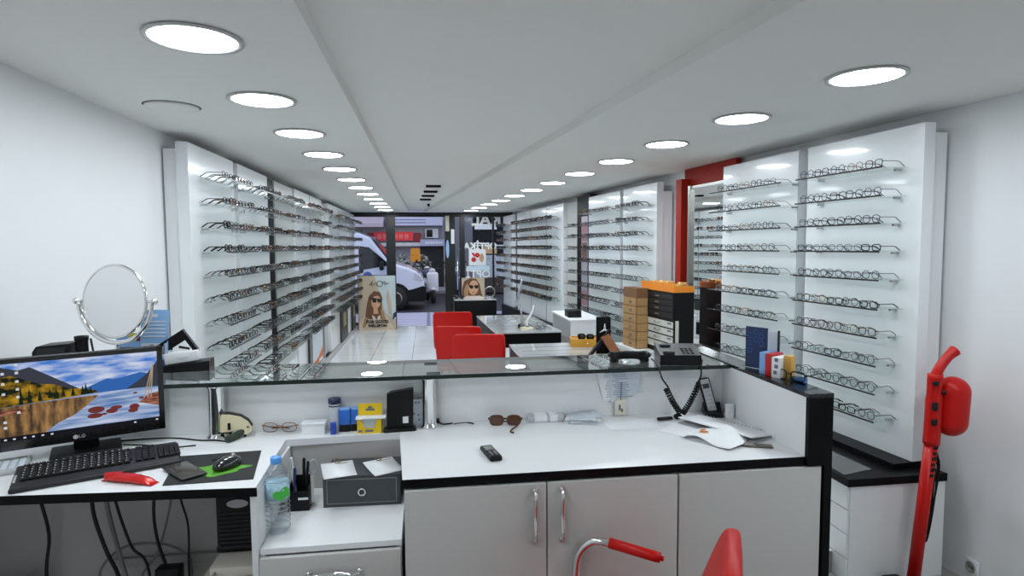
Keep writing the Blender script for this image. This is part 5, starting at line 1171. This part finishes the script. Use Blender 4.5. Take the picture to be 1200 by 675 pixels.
# scooters
def scooter(x, y, rz, col, lb):
    t = T('scooter', lb, 'scooter', (x, y, -.06), rz, 'scooters parked across the street')
    for wy in (-.62, .62):
        X = Matrix.Translation((0, wy, .24)) @ Matrix.Rotation(PI/2, 4, 'Y'); obj('wheel', G().lathe([(.10, -.05), (.20, -.06), (.24, -.03), (.24, .03), (.20, .06), (.10, .05)], 20, X=X), MATS['tyre'], t)
    g = G(); g.rbox((0, -.56, .64), (.36, .16, .62), .07, seg=3); g.rbox((0, -.1, .34), (.30, .75, .10), .04); g.rbox((0, .48, .58), (.32, .66, .34), .10, seg=3); g.rbox((0, -.62, .42), (.16, .30, .12), .05); obj('body', g, col, t)
    obj('seat', G().rbox((0, .42, .80), (.28, .70, .12), .05, seg=3), BLACKP, t)
    g = G(); g.tube([(0, -.50, .5), (0, -.42, 1.02)], .03, 8); g.tube(smooth([(-.36, -.34, 1.06), (-.15, -.42, 1.05), (.15, -.42, 1.05), (.36, -.34, 1.06)], 4), .018, 8); obj('handlebar', g, GREYK, t)
    obj('headlight', G().sph((0, -.50, .98), (.11, .10, .09)), MATS['headlight'], t)
    for s_ in (-1, 1): obj('mirror', G().tube([(s_*.24, -.40, 1.05), (s_*.32, -.42, 1.24), (s_*.38, -.42, 1.25)], [.008, .010, .05], 8), BLACKP, t)
SWH = M('scooter_white', (.62, .62, .68), .3, coat=.4); SBK = M('scooter_black', (.015, .015, .02), .3, coat=.4); SBL = M('scooter_navy', (.03, .04, .10), .3, coat=.4)
scooter(.06, 19.2, R(8), SWH, 'white scooter facing the shop in front of the row')
for k, (x, y, a, c, lb) in enumerate(((-.78, 21.2, 6, SBK, 'black scooter just right of the white van bonnet'), (.02, 21.3, -5, SBL, 'navy scooter behind the white one'), (.82, 21.2, 6, SBK, 'dark scooter parked by the dark doorway'), (-1.6, 21.3, -6, SBK, 'black scooter mostly hidden behind the van'), (-.72, 19.35, 5, SBK, 'black scooter close behind the van bonnet'), (.85, 19.3, -6, SBL, 'navy scooter beside the white one'))): scooter(x, y, R(a), c, lb)
# opposite shop row
bl = T('building', 'grey shop building across the street with red sign', 'building', (0, 25, 0))
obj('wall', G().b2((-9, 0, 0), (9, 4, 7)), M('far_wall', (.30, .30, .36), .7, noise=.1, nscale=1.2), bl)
obj('fascia', G().b2((-1.6, -.35, 2.52), (.62, 0, 2.86)), M('fascia_lavender', (.58, .60, .80), .5), bl)
g = G(); g.b2((-1.6, -.36, 2.62), (-.05, -.35, 2.65)); g.b2((-1.6, -.36, 2.74), (-.05, -.35, 2.77)); obj('fascia_lines', g, M('fascia_line', (.16, .16, .36), .5), bl)
g = G(); g.b2((-3.2, -.02, 2.2), (.5, 0, 2.5)); 
for k in range(16): g.b2((-3.2+.23*k, -.05, 2.2), (-3.14+.23*k, -.02, 2.5))
obj('roller_shutter', g, M('shutter_grey', (.34, .34, .36), .5), bl)
obj('upper_awning', G().prism([(0, 2.45), (0, 2.95), (-.9, 2.6), (-.9, 2.45)], -3.9, -1.7, 'x'), M('awning_pink_grey', (.55, .46, .52), .6), bl)
g = G(); g.b2((-9, -.05, 3.0), (-1.6, 0, 4.6)); o = obj('upper_windows', g, M('window_blue', (.06, .10, .26), .2, noise=.3, nscale=3), bl); g = G()
for k in range(8): g.b2((-8.8+.9*k, -.08, 3.0), (-8.72+.9*k, -.05, 4.6))
obj('mullions', g, FRAME, o)
rs = T('shop_sign', 'bright red shop sign across the street above the parked scooters', 'sign', (-1.25, 24.6, 0))
obj('panel', G().b2((-.85, 0, 1.92), (.68, .1, 2.27)), M('sign_red', (.80, .04, .05), .5), rs); obj('panel_dark', G().b2((.70, .01, 1.86), (1.0, .1, 2.23)), M('sign_dark_red', (.22, .01, .015), .5), rs); obj('panel_dark', G().b2((-1.1, .01, 1.9), (-.86, .1, 2.24)), MATS['sign_dark_red'], rs)
g = G()
for k in range(6): g.b2((-.7+.21*k, -.005, 2.0), (-.55+.21*k, 0, 2.18))
obj('sign_marks', g, M('sign_mark_light', (.85, .16, .15), .5), rs)
obj('ledge', G().b2((-.95, -.05, 1.70), (1.0, .1, 1.84)), M('ledge_white', (.58, .58, .60), .5, noise=.4, nscale=9), rs)
ls = T('shop_sign', 'lavender shop sign over the dark doorway across the street', 'sign', (.24, 24.4, 0))
obj('panel', G().b2((-.52, 0, 1.70), (.52, .2, 1.96)), M('sign_lavender', (.42, .44, .66), .5), ls); g = G()
for k in range(7): g.b2((-.32+.1*k, -.006, 1.79), (-.25+.1*k, 0, 1.87))
obj('sign_marks', g, PAPER, ls)
one('sign_bracket', G().b2((-.02, 0, 0), (.02, .05, 1.72)), STEEL, 'thin post beside the dark doorway across the street', 'post', (.66, 24.45, .0))
wn = T('far_window', 'white framed upstairs window over the lavender sign', 'window', (.18, 24.85, 0)); obj('frame', G().b2((-.26, 0, 2.02), (.26, .12, 2.40)), M('frame_white', (.70, .70, .74), .5), wn); obj('pane', G().b2((-.21, -.01, 2.06), (.03, .0, 2.36)), VG, wn)
one('doorway', G().b2((-.5, 0, 0), (.52, .1, 1.70)), M('doorway_black', (.012, .012, .014), .6), 'dark open shop doorway across the street', 'doorway', (.22, 24.8, .04))
rn = T('round_sign', 'orange and yellow sign standing among the parked scooters', 'sign', (-.44, 22.2, 0)); obj('panel', G().prism([(-.17+.0, 1.12), (.17, 1.12), (.19, 1.3), (.15, 1.62), (-.15, 1.62), (-.19, 1.3)], 0, .04, 'y'), M('sign_orange', (.80, .28, .02), .5, noise=.5, nscale=12), rn); obj('post', G().b2((-.02, .01, -.05), (.02, .03, 1.12)), STEEL, rn)
# clutter of stalls, shrubs and posts beyond
MOT = M('dark_mottle', (.10, .11, .10), .7, noise=.9, nscale=9)
for k, (x, y, h, lb) in enumerate(((-.95, 23.3, 1.35, 'grey mottled planted shrub left of the orange sign'), (-.2, 23.4, 1.3, 'grey mottled planted shrub right of the orange sign'), (-1.7, 23.3, 1.5, 'dark planted shrub behind the van roof'))):
    t = T('planter_shrub', lb, 'shrub', (x, y, .04)); obj('pot', G().lathe([(0, 0), (.16, 0), (.2, .4), (0, .4)], 16), M('pot_grey', (.2, .2, .2), .7), t)
    g = G(); rnd = random.Random(k)
    for i in range(160):
        a, b, r_ = rnd.uniform(0, 2*PI), rnd.uniform(-1, 1), .36*rnd.random()**.4; p = Vector((r_*math.cos(a)*math.sqrt(1-b*b), r_*math.sin(a)*math.sqrt(1-b*b), .4+(h-.4)*(.5+.5*b)))
        d = Vector((rnd.uniform(-1, 1), rnd.uniform(-1, 1), rnd.uniform(-1, 1))).normalized()*.09; e = d.orthogonal().normalized()*.035; g.poly([p-d, p+e, p+d, p-e], rnd.randrange(3))
    o = obj('foliage', g, [M('leaf_dark', (.03, .05, .03), .6), M('leaf_grey', (.28, .30, .27), .6), M('leaf_pale', (.55, .56, .54), .6)], t, recalc=False); o['kind'] = 'stuff'
# seen through the right-hand window
sb = T('building', 'dark shop front across the street seen through the lettered window', 'building', (2.6, 22, 0))
obj('wall', G().b2((-.95, 0, -.1), (5, .4, 6)), M('dark_front', (.007, .007, .011), .6, noise=.3, nscale=2, spec=.2), sb)
g = G(); g.b2((-.9, -.06, 2.28), (-.1, 0, 2.48)); g.b2((-.9, -.05, 1.68), (.6, 0, 1.72)); obj('white_band', g, PAPER, sb)
g = G(); g.b2((-.6, -.05, 1.40), (-.1, 0, 1.66)); obj('ochre_poster', g, M('poster_ochre', (.55, .36, .16), .6, noise=.3, nscale=5), sb)
g = G(); g.b2((-.95, -.25, .55), (.7, -.0, 1.35)); obj('pale_stall', g, M('stall_pale', (.50, .55, .60), .6, noise=.45, nscale=7), sb)
g = G(); g.b2((-.95, -.3, .0), (.7, -.0, .55)); obj('dark_base', g, M('stall_dark', (.05, .035, .03), .6, noise=.5, nscale=5), sb)
# ------------------------------------------------------------------ light, camera
w = bpy.data.worlds.new('World'); SC.world = w; w.use_nodes = True
bg = w.node_tree.nodes['Background']; bg.inputs[0].default_value = (.80, .86, 1.0, 1); bg.inputs[1].default_value = .55
cam = bpy.data.cameras.new('camera'); co = bpy.data.objects.new('camera', cam); COL.objects.link(co); SC.camera = co
yaw, pit, rol = R(7.9), R(3.9), R(-.36)
f_ = Vector((math.sin(yaw)*math.cos(pit), math.cos(yaw)*math.cos(pit), -math.sin(pit))); r_ = Vector((math.cos(yaw), -math.sin(yaw), 0)); u_ = r_.cross(f_)
r2 = math.cos(rol)*r_+math.sin(rol)*u_; u2 = -math.sin(rol)*r_+math.cos(rol)*u_
co.matrix_world = Matrix(((r2.x, u2.x, -f_.x, 0), (r2.y, u2.y, -f_.y, 0), (r2.z, u2.z, -f_.z, 1.65), (0, 0, 0, 1)))
cam.sensor_width = 36; cam.lens = 710/1200*36; cam.clip_start = .05
SC.view_settings.view_transform = 'Standard'; SC.view_settings.look = 'None'; SC.view_settings.gamma = 1; SC.view_settings.exposure = 1.35; SC.view_settings.use_curve_mapping = False
cy = SC.cycles; cy.use_denoising = True; cy.max_bounces = 10; cy.diffuse_bounces = 5; cy.glossy_bounces = 5; cy.transmission_bounces = 8; cy.transparent_max_bounces = 24; cy.caustics_reflective = False; cy.caustics_refractive = False; cy.sample_clamp_indirect = 6
